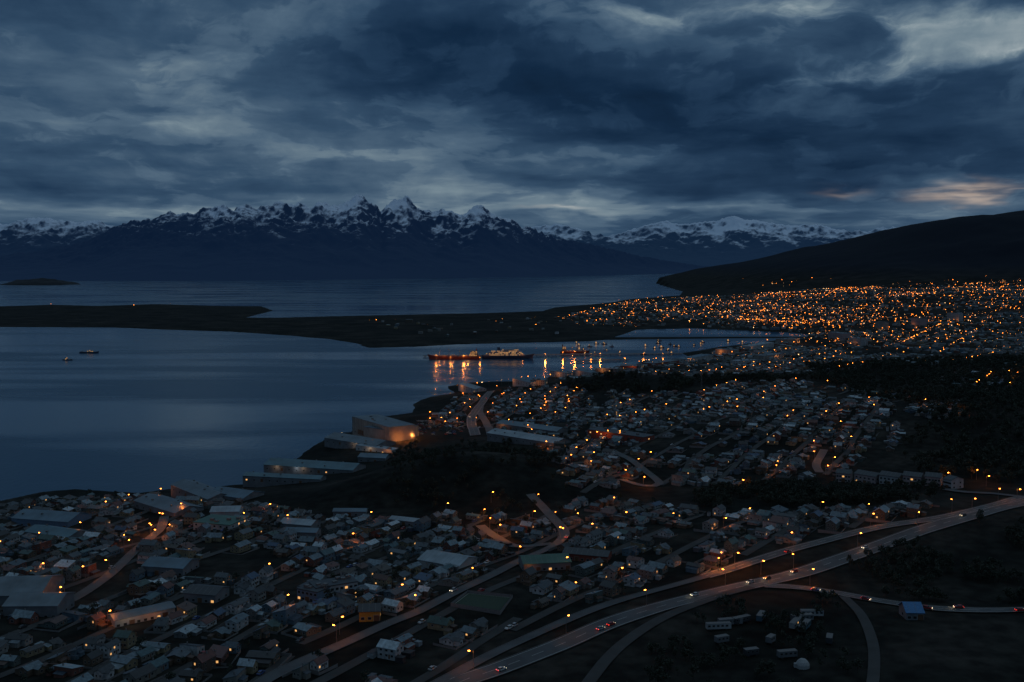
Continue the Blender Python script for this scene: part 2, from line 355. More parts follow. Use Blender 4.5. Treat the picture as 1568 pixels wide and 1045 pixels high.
hwy3=road('side_road',[(1170,898),(1230,902),(1290,911),(1350,922),(1420,932),(1500,936),(1620,934)],7)
hwy4=road('frontage_road',[(640,1062),(740,1010),(830,968),(900,938),(980,912),(1060,890),(1120,872)],5,mark=False)
hwy5=road('slip_road',[(880,1075),(930,1010),(970,975),(1020,945),(1090,918),(1150,900)],5.5,M_street,False,False)
r6=road('yard_track',[(1292,915),(1320,945),(1336,985),(1338,1030),(1330,1080)],4.5,M_street,False,False)
r7=road('hill_road',[(1445,750),(1480,755),(1520,757),(1568,762),(1620,765)],7,mark=False)
av1=road('avenue',[(812,758),(835,782),(862,812),(855,832),(800,858),(740,888),(690,912),(640,938),(590,958),(520,990),(430,1030),(380,1060)],6,mark=False)
av2=road('town_street',[(252,792),(245,812),(215,838),(185,866),(150,895),(100,925),(60,940)],6,mark=False)
av3=road('port_avenue',[(752,600),(738,618),(722,640),(728,668)],11)
av4=road('port_avenue_branch',[(752,600),(735,628),(745,650),(752,668)],8,mark=False)
av5=road('link_street',[(735,806),(760,824),(790,838),(845,834)],6,mark=False)
av6=road('upper_street',[(1262,690),(1250,712),(1255,725)],6,mark=False)
av7=road('mid_street',[(950,735),(985,745),(1010,742),(985,720),(955,700),(935,690)],6,mark=False)
RP=np.vstack([np.column_stack([l,np.full(len(l),w)]) for l,w in ROADS])
def near_road(x,y,pad=6):
    d=np.hypot(RP[:,0]-x,RP[:,1]-y)-RP[:,2]; return d.min()<pad
tick('roads')
# ------------------------------------------------------------------ lights
def plight(name,loc,w,c,r=.4,parent=None):
    l=bpy.data.lights.new(name,'POINT'); l.energy=w; l.color=c; l.shadow_soft_size=r
    o=bpy.data.objects.new(name,l); o.location=loc; SC.collection.objects.link(o)
    if parent: o.parent=parent
    return o
# ------------------------------------------------------------------ special buildings
FOOT=[]
def bld(name,pa,pb,depth,hgt,roof,wall,kind='gable',rise=None,rows=1,win=6,winmat=None,floods=()):
    A=np.array(hit(*pa)); B=np.array(hit(*pb)); L=np.linalg.norm(B-A); d=(B-A)/L; n=np.array([-d[1],d[0]])
    if n[1]<0: n=-n
    c=(A+B)/2+n*depth/2; ang=math.atan2(d[1],d[0])
    cs=[A,B,A+n*depth,B+n*depth]; z0=min(max(hz(*q),1.5) for q in cs); z1=max(hz(*q) for q in cs)
    zb=max(z0,z1-3)
    mb=MB(); hx,hy=L/2,depth/2
    if kind=='gable':
        mb.gable(-hx,hx,-hy,hy,-5,hgt,rise or depth*.14,0,1,.5,'x',.2)
        k=(rise or depth*.14)/hy
        for i in range(int(L/3)):
            x=-hx+1.5+i*3
            for s in (-1,1):
                a=[(x,s*(hy+.45),hgt-.45*k+.26),(x+.12,s*(hy+.45),hgt-.45*k+.26),(x+.12,0,hgt+hy*k+.28),(x,0,hgt+hy*k+.28)]
                mb.poly(a if s<0 else a[::-1],5)
        if L>30:
            for i in range(int(L/14)):
                x=-hx+6+i*14+random.uniform(-3,3); y=random.choice((-1,1))*hy*random.uniform(.2,.7); z=hgt+(hy-abs(y))*k+.2
                mb.box(x-.6,x+.6,y-.6,y+.6,z-.5,z+.9,5)
    elif kind=='flat':
        mb.box(-hx,hx,-hy,hy,-5,hgt,0); mb.box(-hx-.2,hx+.2,-hy-.2,hy+.2,hgt,hgt+.5,1)
        for i in range(5): 
            x=random.uniform(-hx*.8,hx*.8); y=random.uniform(-hy*.6,hy*.6); mb.box(x-1.2,x+1.2,y-1,y+1,hgt+.5,hgt+random.uniform(1,2.2),5)
        if hgt>12:
            for i in range(int(L/6)+1):
                x=-hx+i*L/int(L/6+1); mb.box(x,x+.35,-hy-.25,-hy-.003,-1,hgt-.003,5)
            mb.box(-hx*.7,-hx*.2,-hy-.12,-hy-.003,0,5.5,4); mb.box(hx*.15,hx*.6,-hy-.12,-hy-.003,0,5.5,4)
            mb.box(-hx,hx,-hy-.30,-hy-.26,hgt*.62,hgt*.62+.5,5)
    for r in range(rows):
        zc=1.7+r*3
        if zc+1>hgt: break
        for i in range(win):
            c0=-hx+(i+.5)*L/win
            if r==0 and i%5==2: mb.win('-y',c0,1.6,2.6,3.0,-hy-.13 if hgt>12 else -hy,4,3)
            else: mb.win('-y',c0,zc,1.5,1.2,-hy-.13 if hgt>12 else -hy,2,3)
            mb.win('+y',c0,zc,1.5,1.2,hy,2,3)
        for i in range(max(1,int(depth/6))):
            c0=-hy+(i+.5)*depth/max(1,int(depth/6)); mb.win('-x',c0,zc,1.4,1.2,-hx,2,3); mb.win('+x',c0,zc,1.4,1.2,hx,2,3)
    o=add(name,mb.mesh(name,[wall,roof,winmat or M_win,M_trim,M_door,M_steel]),(c[0],c[1],zb),ang)
    for t,out,h_,w,col in floods:
        q_=A+d*L*t-n*out; zg=hz(*q_)-zb
        plight('flood_light',((t-.5)*L,-hy-out,max(h_,zg+4)),w,col,.4,o)
    FOOT.append((c[0],c[1],d,n,hx+3,hy+3)); return o
R_blue=simple('roof_blue_metal',(.08,.155,.215),.4,0,.5,.1); R_grey=simple('roof_grey_metal',(.12,.165,.20),.45,0,.5,.1); R_white=simple('roof_white_metal',(.28,.35,.40),.5,0,.45,.1)
R_green=simple('roof_green_metal',(.045,.13,.10),.5,0,.4,.1); R_dark=simple('roof_dark',(.035,.045,.055),.5); R_teal=simple('roof_teal_metal',(.06,.155,.20),.4,0,.45,.1)
W_white=simple('wall_white',(.32,.35,.37),.8,0,.35,.2); W_grey=simple('wall_grey',(.14,.16,.18),.8,0,.4,.2); W_cream=simple('wall_cream',(.26,.25,.235),.8,0,.4,.12); W_yel=simple('wall_yellow',(.42,.23,.03),.7); W_pink=simple('wall_pink',(.34,.28,.29),.8); W_red=simple('wall_red',(.2,.045,.03),.8); W_blue=simple('wall_blue',(.1,.17,.26),.8)
OR=(1,.28,.05); WM=(1,.62,.36)
bld('port_warehouse',(540,670),(596,679),32,18,R_grey,W_cream,'flat',rows=1,win=6,floods=((.3,26,9,900,WM),(.95,18,8,1600,OR)))
bld('port_warehouse',(599,678),(641,668),44,14,R_blue,W_cream,'flat',rows=1,win=5,floods=((.12,9,5,3600,OR),(.55,9,5,4200,OR),(.85,10,5,2500,OR)))
bld('quay_shed',(497,686),(575,690),30,5,R_grey,W_grey,'gable',win=8,floods=((.6,4,4,400,WM),(.9,4,4,900,OR)))
bld('fish_factory',(404,733),(540,724),28,5,R_teal,W_grey,'gable',win=12,floods=((.15,3,4,300,WM),(.38,3,4,300,(.9,.95,1)),(.45,3,4,250,WM)))
bld('fish_factory_shed',(372,748),(490,738),14,5,R_teal,W_grey,'gable',win=10)
bld('storage_shed',(548,708),(590,706),18,5,R_blue,W_grey,'gable',win=4)
bld('long_market_hall',(746,676),(850,684),24,5,R_white,W_grey,'gable',win=10)
bld('long_market_hall',(760,662),(852,666),20,5,R_blue,W_grey,'gable',win=10,floods=((.1,4,5,700,OR),))
bld('workshop_shed',(18,806),(104,808),26,6,R_blue,W_blue,'gable',win=8)
bld('workshop_shed',(38,826),(104,828),18,5,R_teal,W_grey,'gable',win=6)
bld('warehouse_hall',(205,778),(268,792),24,5,R_grey,W_grey,'gable',win=6)
bld('warehouse_hall',(262,762),(318,770),22,5,R_grey,W_grey,'gable',win=6)
bld('warehouse_hall',(318,764),(372,768),24,5,R_blue,W_grey,'gable',win=6)
bld('supermarket_building',(296,812),(352,812),22,6,R_green,W_white,'flat',rows=2,win=6)
bld('warehouse_hall',(322,796),(366,794),16,6,R_white,W_white,'gable',win=5)
bld('factory_hall',(-30,932),(62,930),32,8,R_grey,W_grey,'gable',win=7)
bld('factory_hall',(5,944),(88,946),20,7,R_grey,W_grey,'gable',win=7)
bld('factory_hall',(218,880),(280,882),18,5,R_blue,W_grey,'gable',win=7)
bld('community_hall',(640,868),(702,872),20,4.5,R_white,W_white,'gable',win=7)
bld('warehouse_hall',(428,810),(476,814),14,4.5,R_white,W_grey,'gable',win=5)
bld('warehouse_hall',(436,824),(484,826),11,4.5,R_blue,W_grey,'gable',win=5)
bld('warehouse_hall',(510,792),(560,790),9,4,R_blue,W_grey,'gable',win=5)
bld('warehouse_hall',(596,804),(640,806),9,4,R_white,W_grey,'gable',win=5)
bld('school_building',(802,876),(874,872),16,5,R_green,W_grey,'gable',rows=2,win=8,floods=((.1,3,3.5,200,OR),))
bld('school_building',(862,858),(930,862),12,4.5,R_dark,W_red,'gable',win=8)
bld('apartment_block',(484,918),(548,908),11,6.5,R_dark,W_white,'flat',rows=2,win=9)
bld('apartment_block',(455,918),(486,922),11,6,R_dark,W_blue,'flat',rows=2,win=5)
bld('yellow_house',(550,953),(582,951),10,5,R_dark,W_yel,'gable',rise=2,rows=2,win=3)
bld('gym_hall',(282,922),(330,924),14,5,R_dark,W_grey,'gable',win=5)
bld('shop_row',(176,962),(268,942),10,4.5,R_grey,W_white,'gable',win=9,floods=((.2,4,4,300,WM),(.6,4,4,300,OR)))
for a,b_ in (((1280,738),(1302,739)),((1308,739),(1340,741)),((1346,741),(1376,742)),((1382,742),(1410,743)),((1416,744),(1440,745)),((1444,748),(1456,750))):
    bld('apartment_block',a,b_,12,7,R_dark,random.choice([W_pink,W_white,W_pink]),'gable',rise=2,rows=2,win=5)
bld('blue_roof_house',(1388,950),(1414,950),10,4,simple('roof_bright_blue',(.04,.18,.40),.4),W_grey,'gable',rise=3,win=3)
bld('hotel_building',(900,672),(985,678),18,7,R_dark,W_red,'flat',rows=2,win=10,floods=((.35,5,6,900,OR),))
bld('port_office',(545,690),(600,694),12,5,R_white,W_white,'flat',rows=1,win=6,floods=((.4,4,4,500,WM),(.9,5,5,900,OR)))
for a,b_,dp,hg,rf,wl in (((702,600),(728,601),18,6,R_white,W_white),((785,592),(812,593),18,7,R_blue,W_white),((812,592),(834,590),16,9,R_grey,W_cream),((842,577),(868,578),18,9,R_grey,W_white),((880,576),(905,577),20,8,R_blue,W_white),((912,572),(945,570),20,9,R_white,W_grey),((950,566),(975,565),16,7,R_grey,W_red),((1000,562),(1040,558),24,9,R_grey,W_red),((1050,556),(1090,552),24,10,R_blue,W_white),((1095,545),(1125,543),24,11,R_grey,W_cream),((1130,560),(1160,557),20,9,R_white,W_white),((1170,553),(1200,549),22,10,R_grey,W_cream),((1150,536),(1185,532),26,11,R_white,W_white),((1200,528),(1225,526),26,14,R_grey,W_cream),((1268,520),(1290,522),24,20,R_grey,W_pink),((1300,528),(1318,530),20,18,R_grey,W_white),((1340,505),(1352,506),20,24,R_dark,W_cream),((1395,500),(1410,501),20,26,R_dark,W_pink),((1450,492),(1468,493),22,26,R_grey,W_white)):
    bld('waterfront_building',a,b_,dp,hg,rf,wl,'flat' if hg>8 else 'gable',rows=3,win=7,floods=((random.random(),6,6,random.choice((800,1500,2500)),OR),) if random.random()<.8 else ())
A,B,C,D=[hit(*p) for p in ((690,930),(716,910),(785,916),(766,942))]
mb=MB(); mb.poly([(*q,0) for q in (A,D,C,B)]); zc=max(hz(*q) for q in (A,B,C,D))+.3
cx_,cy_=np.mean([A,B,C,D],0)
def shr(q,k): return (cx_+(q[0]-cx_)*k,cy_+(q[1]-cy_)*k)
mb.v=[(x,y,zc) for x,y,_ in mb.v]
for i,(a,b_) in enumerate(((A,D),(D,C),(C,B),(B,A))):
    a1,b1,a2,b2=shr(a,.95),shr(b_,.95),shr(a,.93),shr(b_,.93)
    mb.poly([(*a1,zc+.01),(*b1,zc+.01),(*b2,zc+.01),(*a2,zc+.01)],1)
    mb.poly([(*a,zc-2),(*b_,zc-2),(*b_,zc+1.4),(*a,zc+1.4)],2)
add('sports_pitch',mb.mesh('sports_pitch',[M_gr,M_mark,M_conc]))
FOOT.append((cx_,cy_,np.array([1,0.]),np.array([0,1.]),26,26))
tick('buildings')
# ------------------------------------------------------------------ houses
def house_mesh(i):
    r=random.Random(100+i); mb=MB()
    L=r.uniform(7,12.5); W=r.uniform(5.5,8.5); two=r.random()<.35; hh=5.0 if two else r.uniform(2.5,3.1); rise=r.uniform(.9,2.3)
    x,y=L/2,W/2; typ=i%6
    if typ==5:
        b_=[(-x,-y,-3),(x,-y,-3),(x,y,-3),(-x,y,-3)]; mb.hexa(b_,[(-x,-y,hh),(x,-y,hh),(x,y,hh+rise),(-x,y,hh+rise)],0)
        k=[(-x-.4,-y-.4,hh+.02-rise*.4/W),(x+.4,-y-.4,hh+.02-rise*.4/W),(x+.4,y+.4,hh+rise*(1+.4/W)+.02),(-x-.4,y+.4,hh+rise*(1+.4/W)+.02)]
        mb.hexa(k,[(p[0],p[1],p[2]+.16) for p in k],1)
    else: mb.gable(-x,x,-y,y,-3,hh,rise,0,1,.4)
    if typ in(1,3):
        w=r.uniform(3.6,5); e=r.uniform(2.5,4.5); cx=r.uniform(-x+w/2+.3,x-w/2-.3); mb.gable(cx-w/2,cx+w/2,-y-e,-y+2.4,-3,min(hh,2.9)-.1,1.1,0,1,.35,'y')
        mb.win('-y',cx,1.5,1.5,1.1,-y-e,2,3)
    if typ in(2,3,4,5):
        e=r.uniform(2.5,4); x0=-x*r.uniform(.2,.95); x1=x*r.uniform(.2,.9)
        b_=[(x0,y+.02,-3),(x1,y+.02,-3),(x1,y+e,-3),(x0,y+e,-3)]; t_=[(x0,y+.02,2.3),(x1,y+.02,2.3),(x1,y+e,1.8),(x0,y+e,1.8)]; mb.hexa(b_,t_,0)
        mb.hexa([(x0-.3,y+.04,2.32),(x1+.3,y+.04,2.32),(x1+.3,y+e+.4,1.76),(x0-.3,y+e+.4,1.76)],[(x0-.3,y+.04,2.46),(x1+.3,y+.04,2.46),(x1+.3,y+e+.4,1.9),(x0-.3,y+e+.4,1.9)],6)
    for k in range(r.choice((0,1,1,2,3))):
        sx=r.choice((-1,1))*(x+2.6); sy=r.uniform(-y-1,y+3)
        w=r.uniform(1.2,2.3); l=r.uniform(1.1,2.4); zt=r.uniform(1.6,2.2)
        mb.hexa([(sx-w,sy-l,-2),(sx+w,sy-l,-2),(sx+w,sy+l,-2),(sx-w,sy+l,-2)],[(sx-w,sy-l,zt),(sx+w,sy-l,zt+.3),(sx+w,sy+l,zt+.3),(sx-w,sy+l,zt)],6 if k else 0)
        mb.hexa([(sx-w-.2,sy-l-.2,zt+.02),(sx+w+.2,sy-l-.2,zt+.34),(sx+w+.2,sy+l+.2,zt+.34),(sx-w-.2,sy+l+.2,zt+.02)],[(sx-w-.2,sy-l-.2,zt+.12),(sx+w+.2,sy-l-.2,zt+.44),(sx+w+.2,sy+l+.2,zt+.44),(sx-w-.2,sy+l+.2,zt+.12)],6)
    if r.random()<.5:
        X_,Y_=x+3.8,y+4.5
        mb.box(-X_,X_,-Y_,-Y_+.08,-1.5,.9,5); mb.box(-X_,-X_+.08,-Y_+.09,Y_,-1.5,.9,5)
    for lv in range(2 if two else 1):
        z=1.5+lv*2.4
        if not (typ in(1,3) and lv==0):
            for c in (-x*.6,0,x*.6): mb.win('-y',c,z,1.2,1.0,-y,2,3)
        if not(typ in (2,3,4,5) and lv==0):
            for c in (-x*.55,x*.5): mb.win('+y',c,z,1.1,.9,y,2,3)
        for c in (-y*.45,y*.45):
            mb.win('-x',c,z,1.0,1.0,-x,2,3); mb.win('+x',c,z,1.0,1.0,x,2,3)
    mb.win('-y',x*.3,1.05,.9,2.0,-y-.01,4,3)
    cxx=r.uniform(-x*.5,x*.5); mb.box(cxx-.28,cxx+.28,y*.3-.28,y*.3+.28,hh,hh+rise+.8,5)
    return mb.mesh('house_%d'%i,[M_wall,M_roof,M_win,M_trim,M_door,M_conc,M_roof2])
M_roof2=palette('shed_roof',[(.07,.09,.11),(.13,.17,.20),(.03,.03,.035),(.07,.04,.03),(.2,.25,.28),(.035,.06,.09)],.6,offs=.61)
HM=[house_mesh(i) for i in range(36)]
def wpoly(pxs): return [hit(*p) for p in pxs]
def dirang(a,b_):
    A=np.array(hit(*a)); B=np.array(hit(*b_)); d=B-A; return math.atan2(d[1],d[0])
def foot_hit(x,y):
    for cx,cy,d,n,hx,hy in FOOT:
        dx,dy=x-cx,y-cy
        if abs(dx*d[0]+dy*d[1])<hx+2 and abs(dx*n[0]+dy*n[1])<hy+2: return True
    return False
EXC=[wpoly(p) for p in [
 [(590,690),(640,668),(760,672),(800,690),(860,710),(870,745),(850,770),(800,792),(690,786),(600,790),(480,775),(380,752),(500,738),(560,715)],
 [(365,845),(420,840),(430,870),(390,890),(300,890),(290,870)],
 [(930,598),(880,600),(860,585),(940,572),(1060,577),(1180,572),(1230,575),(1220,584),(1060,590),(1050,598)],
]]
def lots(poly,ang,pitch=34,lot=10.6,drop=.1,jit=1.3,clump=0):
    P_=np.array(poly); c,s=math.cos(ang),math.sin(ang)
    u=P_[:,0]*c+P_[:,1]*s; v=-P_[:,0]*s+P_[:,1]*c
    res=[];streets=[]
    v0=v.min()
    k=0
    while v0+k*pitch<v.max():
        vs=v0+k*pitch
        streets.append((vs,u.min(),u.max()))
        off=random.uniform(0,lot)
        for row in (.26,.74):
            for uu in np.arange(u.min()+off,u.max(),lot):
                if (int((uu-u.min())/lot)%10)==9: continue
                res.append((uu+random.uniform(-1,1)*jit,vs+row*pitch+random.uniform(-1,1)*jit*1.3))
        k+=1
    res=np.array(res); x=res[:,0]*c-res[:,1]*s; y=res[:,0]*s+res[:,1]*c
    if clump: w=fbm(x/260,y/260,3)*clump*.35; x=x+w; y=y+w
    ok=inpoly(x,y,poly)
    for e in EXC: ok&=~inpoly(x,y,e)
    pd=drop+(np.clip(-fbm(x/clump+5,y/clump,3)*1.5-.05,-.3,.7) if clump else 0)
    sd=sdist(x,y,LAND); ok&=(sd>14)&(rng.random(len(x))>pd)
    return x[ok],y[ok],streets,(c,s)
LAMPS=[]; STREET_Q=[]
def street_sheets(poly,streets,cs,lampp,far=False,spacing=42,clump=0):
    c,s=cs
    for vs,u0,u1 in streets:
        us=np.arange(u0,u1,9.); x=us*c-vs*s; y=us*s+vs*c
        if clump: w=fbm(x/260,y/260,3)*clump*.35; x=x+w; y=y+w
        ok=inpoly(x,y,poly)
        for e in EXC: ok&=~inpoly(x,y,e)
        ok&=sdist(x,y,LAND)>10
        den=np.clip(fbm(x/clump+5,y/clump,3)*2.2+(.5 if far else .8),0,1.3) if clump else np.ones(len(x))
        if not far:
            for i in range(len(us)-1):
                if ok[i] and ok[i+1]: STREET_Q.append((x[i],y[i],x[i+1],y[i+1]))
        lit=random.random()<.55
        for i in range(0,len(us),max(1,int(spacing/9))):
            if ok[i] and random.random()<(lampp*1.6 if lit else lampp*.25)*den[i]:
                LAMPS.append((x[i]+random.uniform(-6,6)*far,y[i]+random.uniform(-12,12)*far,far))
HOUSES=[]
def town(pxs,ang,**kw):
    poly=wpoly(pxs); lampp=kw.pop('lampp',.3); far=kw.pop('far',False); sp=kw.pop('spacing',36)
    x,y,st,cs=lots(poly,ang,**kw)
    street_sheets(poly,st,cs,lampp,far,sp,kw.get('clump',0))
    for a,b_ in zip(x,y):
        if near_road(a,b_,6.5) or foot_hit(a,b_): continue
        HOUSES.append((a,b_,ang+random.choice((0,0,math.pi,math.pi/2,-math.pi/2))+random.gauss(0,.1),far))
    return poly
a1=dirang((540,980),(860,832))
town([(-80,1120),(-80,805),(0,778),(60,764),(350,755),(400,775),(480,785),(480,850),(420,1120)],a1+.25,lampp=.30,drop=.14,clump=75)
town([(420,1120),(480,850),(480,785),(600,796),(690,790),(800,796),(870,775),(900,800),(880,860),(760,990),(660,1120)],a1,lampp=.34,drop=.05,clump=75)
town([(870,770),(960,765),(1060,785),(1200,785),(1420,772),(1425,790),(1290,812),(1190,838),(1100,866),(1000,896),(860,945),(760,990),(880,860),(900,800)],a1-.12,lampp=.40,drop=.05,clump=75)
a2=dirang((900,720),(1180,610))
town([(655,650),(690,612),(850,590),(900,600),(930,640),(930,700),(850,700),(780,668),(700,664)],a2+.3,lampp=.5,drop=.22,clump=90)
town([(930,600),(1060,602),(1180,575),(1240,590),(1300,615),(1370,620),(1380,680),(1300,728),(1200,738),(1060,748),(960,745),(880,760),(850,705),(930,700)],a2,lampp=.45,drop=.17,clump=120,pitch=37,lot=12)
town([(1250,590),(1380,600),(1480,620),(1470,640),(1400,640),(1380,620),(1300,612)],a2,drop=.5,lampp=.3,clump=100)
town([(1440,570),(1568,560),(1640,590),(1640,600),(1500,600)],a2,drop=.6,lampp=.4)
town([(850,582),(980,560),(1060,548),(1200,526),(1300,540),(1450,545),(1460,560),(1250,572),(1050,576),(930,578)],a2-.1,lampp=.65,drop=.25,pitch=46,lot=15,clump=120)
a3=dirang((1000,490),(1400,480))
fk=dict(far=True,spacing=34,clump=330,jit=7)
town([(870,484),(930,470),(960,462),(1050,456),(1150,452),(1180,478),(1200,507),(1060,500),(980,502),(900,497)],a3+.5,drop=.35,lampp=.5,pitch=75,lot=22,**fk)
town([(1150,452),(1230,445),(1330,440),(1360,475),(1350,500),(1330,535),(1300,538),(1245,514),(1200,507),(1180,478)],a3-.05,drop=.30,lampp=.65,pitch=68,lot=20,**fk)
town([(1330,440),(1400,436),(1568,430),(1800,424),(1800,480),(1568,480),(1360,475)],a3+.25,drop=.45,lampp=.6,pitch=80,lot=24,**fk)
town([(1360,475),(1568,480),(1800,480),(1800,540),(1568,522),(1450,545),(1330,535),(1350,500)],a3-.5,drop=.35,lampp=.58,pitch=68,lot=20,**fk)
town([(1440,600),(1568,590),(1800,600),(1800,540),(1568,520),(1450,545)],a3,far=False,drop=.7,lampp=.2,clump=150)
town([(560,494),(740,490),(870,486),(900,498),(860,512),(700,518),(600,508)],a3,far=True,drop=.93,lampp=.12,pitch=80,lot=30)
HA=np.array([(h[0],h[1]) for h in HOUSES]); HZv=H(HA[:,0],HA[:,1])
tick('lots')
fv=[];ff=[];fm=[]
nnear=0
for (x,y,a,far),z in zip(HOUSES,HZv):
    if z<.8: continue
    if y<2100 and not far:
        s=random.uniform(.62,.95); add('house',HM[random.randrange(36)],(x,y,z+.4),a,(s,s,random.uniform(.7,1.0))); nnear+=1
    else:
        big=random.random()<.06
        L=random.uniform(4,7)*(1.8 if big else 1); W=random.uniform(3.5,5)*(1.3 if big else 1); h_=random.choice((3,3,5,6))*(1.7 if big else 1); r=random.uniform(1,2.2)*(0.3 if big else 1)
        c,s=math.cos(a),math.sin(a); n=len(fv)
        for lx,ly,lz in ((-L,-W,-4),(L,-W,-4),(L,W,-4),(-L,W,-4),(-L,-W,h_),(L,-W,h_),(L,W,h_),(-L,W,h_),(-L,0,h_+r),(L,0,h_+r)):
            fv.append((x+lx*c-ly*s,y+lx*s+ly*c,z+lz))
        ff+=[(n,n+1,n+5,n+4),(n+2,n+3,n+7,n+6),(n+1,n+2,n+6,n+9,n+5),(n+3,n,n+4,n+8,n+7),(n+4,n+5,n+9,n+8),(n+6,n+7,n+8,n+9)]; fm+=[0,0,0,0,1,1]
mb=MB(); mb.v=fv;mb.f=ff;mb.m=fm; add('distant_town_houses',mb.mesh('distant_town_houses',[M_wallD,M_roofD]))
q=np.array(STREET_Q); mb=MB()
d=q[:,2:4]-q[:,0:2]; L=np.hypot(d[:,0],d[:,1]); n=np.stack([-d[:,1],d[:,0]],1)/L[:,None]
pts=[q[:,0:2]-n*2.6,q[:,2:4]-n*2.6,q[:,2:4]+n*2.6,q[:,0:2]+n*2.6]
zs=[H(p[:,0],p[:,1])+.12+p[:,1]*.0005 for p in pts]
for i in range(len(q)): mb.poly([(pts[k][i,0],pts[k][i,1],zs[k][i]) for k in range(4)])
add('residential_streets',mb.mesh('residential_streets',[M_street])); tick('houses')
# ------------------------------------------------------------------ trees
def tree_mesh(i):
    r=random.Random(500+i); mb=MB(); Ht=r.uniform(6,9)
    mb.cyl(0,0,-1,Ht*.55,.22,.10,0,6,(r.uniform(-.4,.4),r.uniform(-.4,.4)))
    cl=[]
    for k in range(6):
        a=k*1.05+r.random(); z=Ht*r.uniform(.3,.55); R=r.uniform(1.1,2.3); e=(R*math.cos(a),R*math.sin(a),z+Ht*r.uniform(.1,.35))
        mb.hexa([(.07*math.cos(t),.07*math.sin(t),z) for t in (0,2.1,4.2)],[(e[0]+.03*math.cos(t),e[1]+.03*math.sin(t),e[2]) for t in (0,2.1,4.2)],0); cl.append((*e,r.uniform(.9,1.5)))
    for k in range(4): cl.append((r.uniform(-.8,.8),r.uniform(-.8,.8),Ht*r.uniform(.6,.95),r.uniform(.8,1.4)))
    for k in range(170):
        c=r.choice(cl); d=Vector((r.gauss(0,1),r.gauss(0,1),r.gauss(0,.8))).normalized()*c[3]*r.random()**.4; p=Vector(c[:3])+d
        s=r.uniform(.2,.42); u=Vector((r.gauss(0,1),r.gauss(0,1),r.gauss(0,1))).normalized()*s; w=u.cross(Vector((r.gauss(0,1),r.gauss(0,1),r.gauss(0,1)))).normalized()*s
        mb.poly([p-u-w,p+u-w,p+u+w,p-u+w],1)
    return mb.mesh('tree_%d'%i,[M_bark,M_leaf])
M_bark=simple('bark',(.05,.04,.03),.9); M_leaf=simple('leaves',(.03,.042,.026),.8,0,.6,.5)
TM=[tree_mesh(i) for i in range(4)]
def forest(name,poly_px,count,sc=(.9,1.7),thr=-.25):
    poly=wpoly(poly_px); Pn=np.array(poly); x=rng.uniform(Pn[:,0].min(),Pn[:,0].max(),count*5); y=rng.uniform(Pn[:,1].min(),Pn[:,1].max(),count*5)
    ok=inpoly(x+fbm(x/30,y/30,3)*25,y+fbm(x/30+7,y/30,3)*25,poly); x=x[ok];y=y[ok]
    ok=(sdist(x,y,LAND)>8)&(fbm(x/45,y/45,3)>thr); x=x[ok][:count];y=y[ok][:count]; z=H(x,y)
    root=bpy.data.objects.new(name,None); SC.collection.objects.link(root)
    for t in range(4):
        fv=[];ff=[]
        for i in range(t,len(x),4):
            if near_road(x[i],y[i],3): continue
            s=random.uniform(*sc)*.5; a=random.random()*6.28; n=len(fv)
            for k in range(4): fv.append((x[i]+s*math.cos(a+k*1.5708)*.7071,y[i]+s*math.sin(a+k*1.5708)*.7071,z[i]))
            ff.append((n,n+1,n+2,n+3))
        if not ff: continue
        me=bpy.data.meshes.new(name+'_points'); me.from_pydata(fv,[],ff)
        o=add('tree_stand',me,parent=root); o.instance_type='FACES'; o.use_instance_faces_scale=True; o.instance_faces_scale=2.0; o.show_instancer_for_render=False; o.show_instancer_for_viewport=False
        add('tree_crown',TM[t],parent=o)
forest('hill_scrub_trees',[(590,705),(640,680),(760,678),(800,692),(860,712),(868,745),(850,768),(800,790),(690,784),(600,780)],520,(.35,.95),.02)
forest('woodland_trees',[(1235,562),(1440,552),(1568,548),(1650,560),(1650,740),(1568,745),(1400,730),(1385,700),(1410,650),(1400,625),(1300,600),(1240,582)],3200,(.8,1.5),-.3)
forest('shore_woodland_trees',[(880,600),(860,588),(940,576),(1060,580),(1180,576),(1240,576),(1220,584),(1060,592),(1050,600)],600,(.7,1.3),-.1)
forest('shelterbelt_trees',[(1060,752),(1200,742),(1280,746),(1440,752),(1450,770),(1200,780),(1070,782)],550,(.6,1.1),-.08)
forest('roadside_trees',[(1290,850),(1420,812),(1568,785),(1640,780),(1640,925),(1430,925),(1280,905)],420,(.4,.9),0)
forest('slope_trees',[(960,1080),(1030,960),(1150,915),(1290,925),(1310,1000),(1300,1090)],160,(.4,.9),0)
ids=[i for i in range(len(HOUSES)) if HOUSES[i][1]<1500 and not HOUSES[i][3]]
tt=[]
for i in random.sample(ids,min(560,len(ids))):
    x,y,a,_=HOUSES[i]; x+=random.uniform(6,8)*math.cos(a+.8); y+=random.uniform(6,8)*math.sin(a+.8)
    if near_road(x,y,2) or foot_hit(x,y): continue
    tt.append((x,y))
ta=np.array(tt); tz_=H(ta[:,0],ta[:,1])
for (x,y),z in zip(tt,tz_):
    s=random.uniform(.4,.9); add('garden_tree',random.choice(TM),(x,y,z),random.random()*6,(s,s,s))
tick('trees')
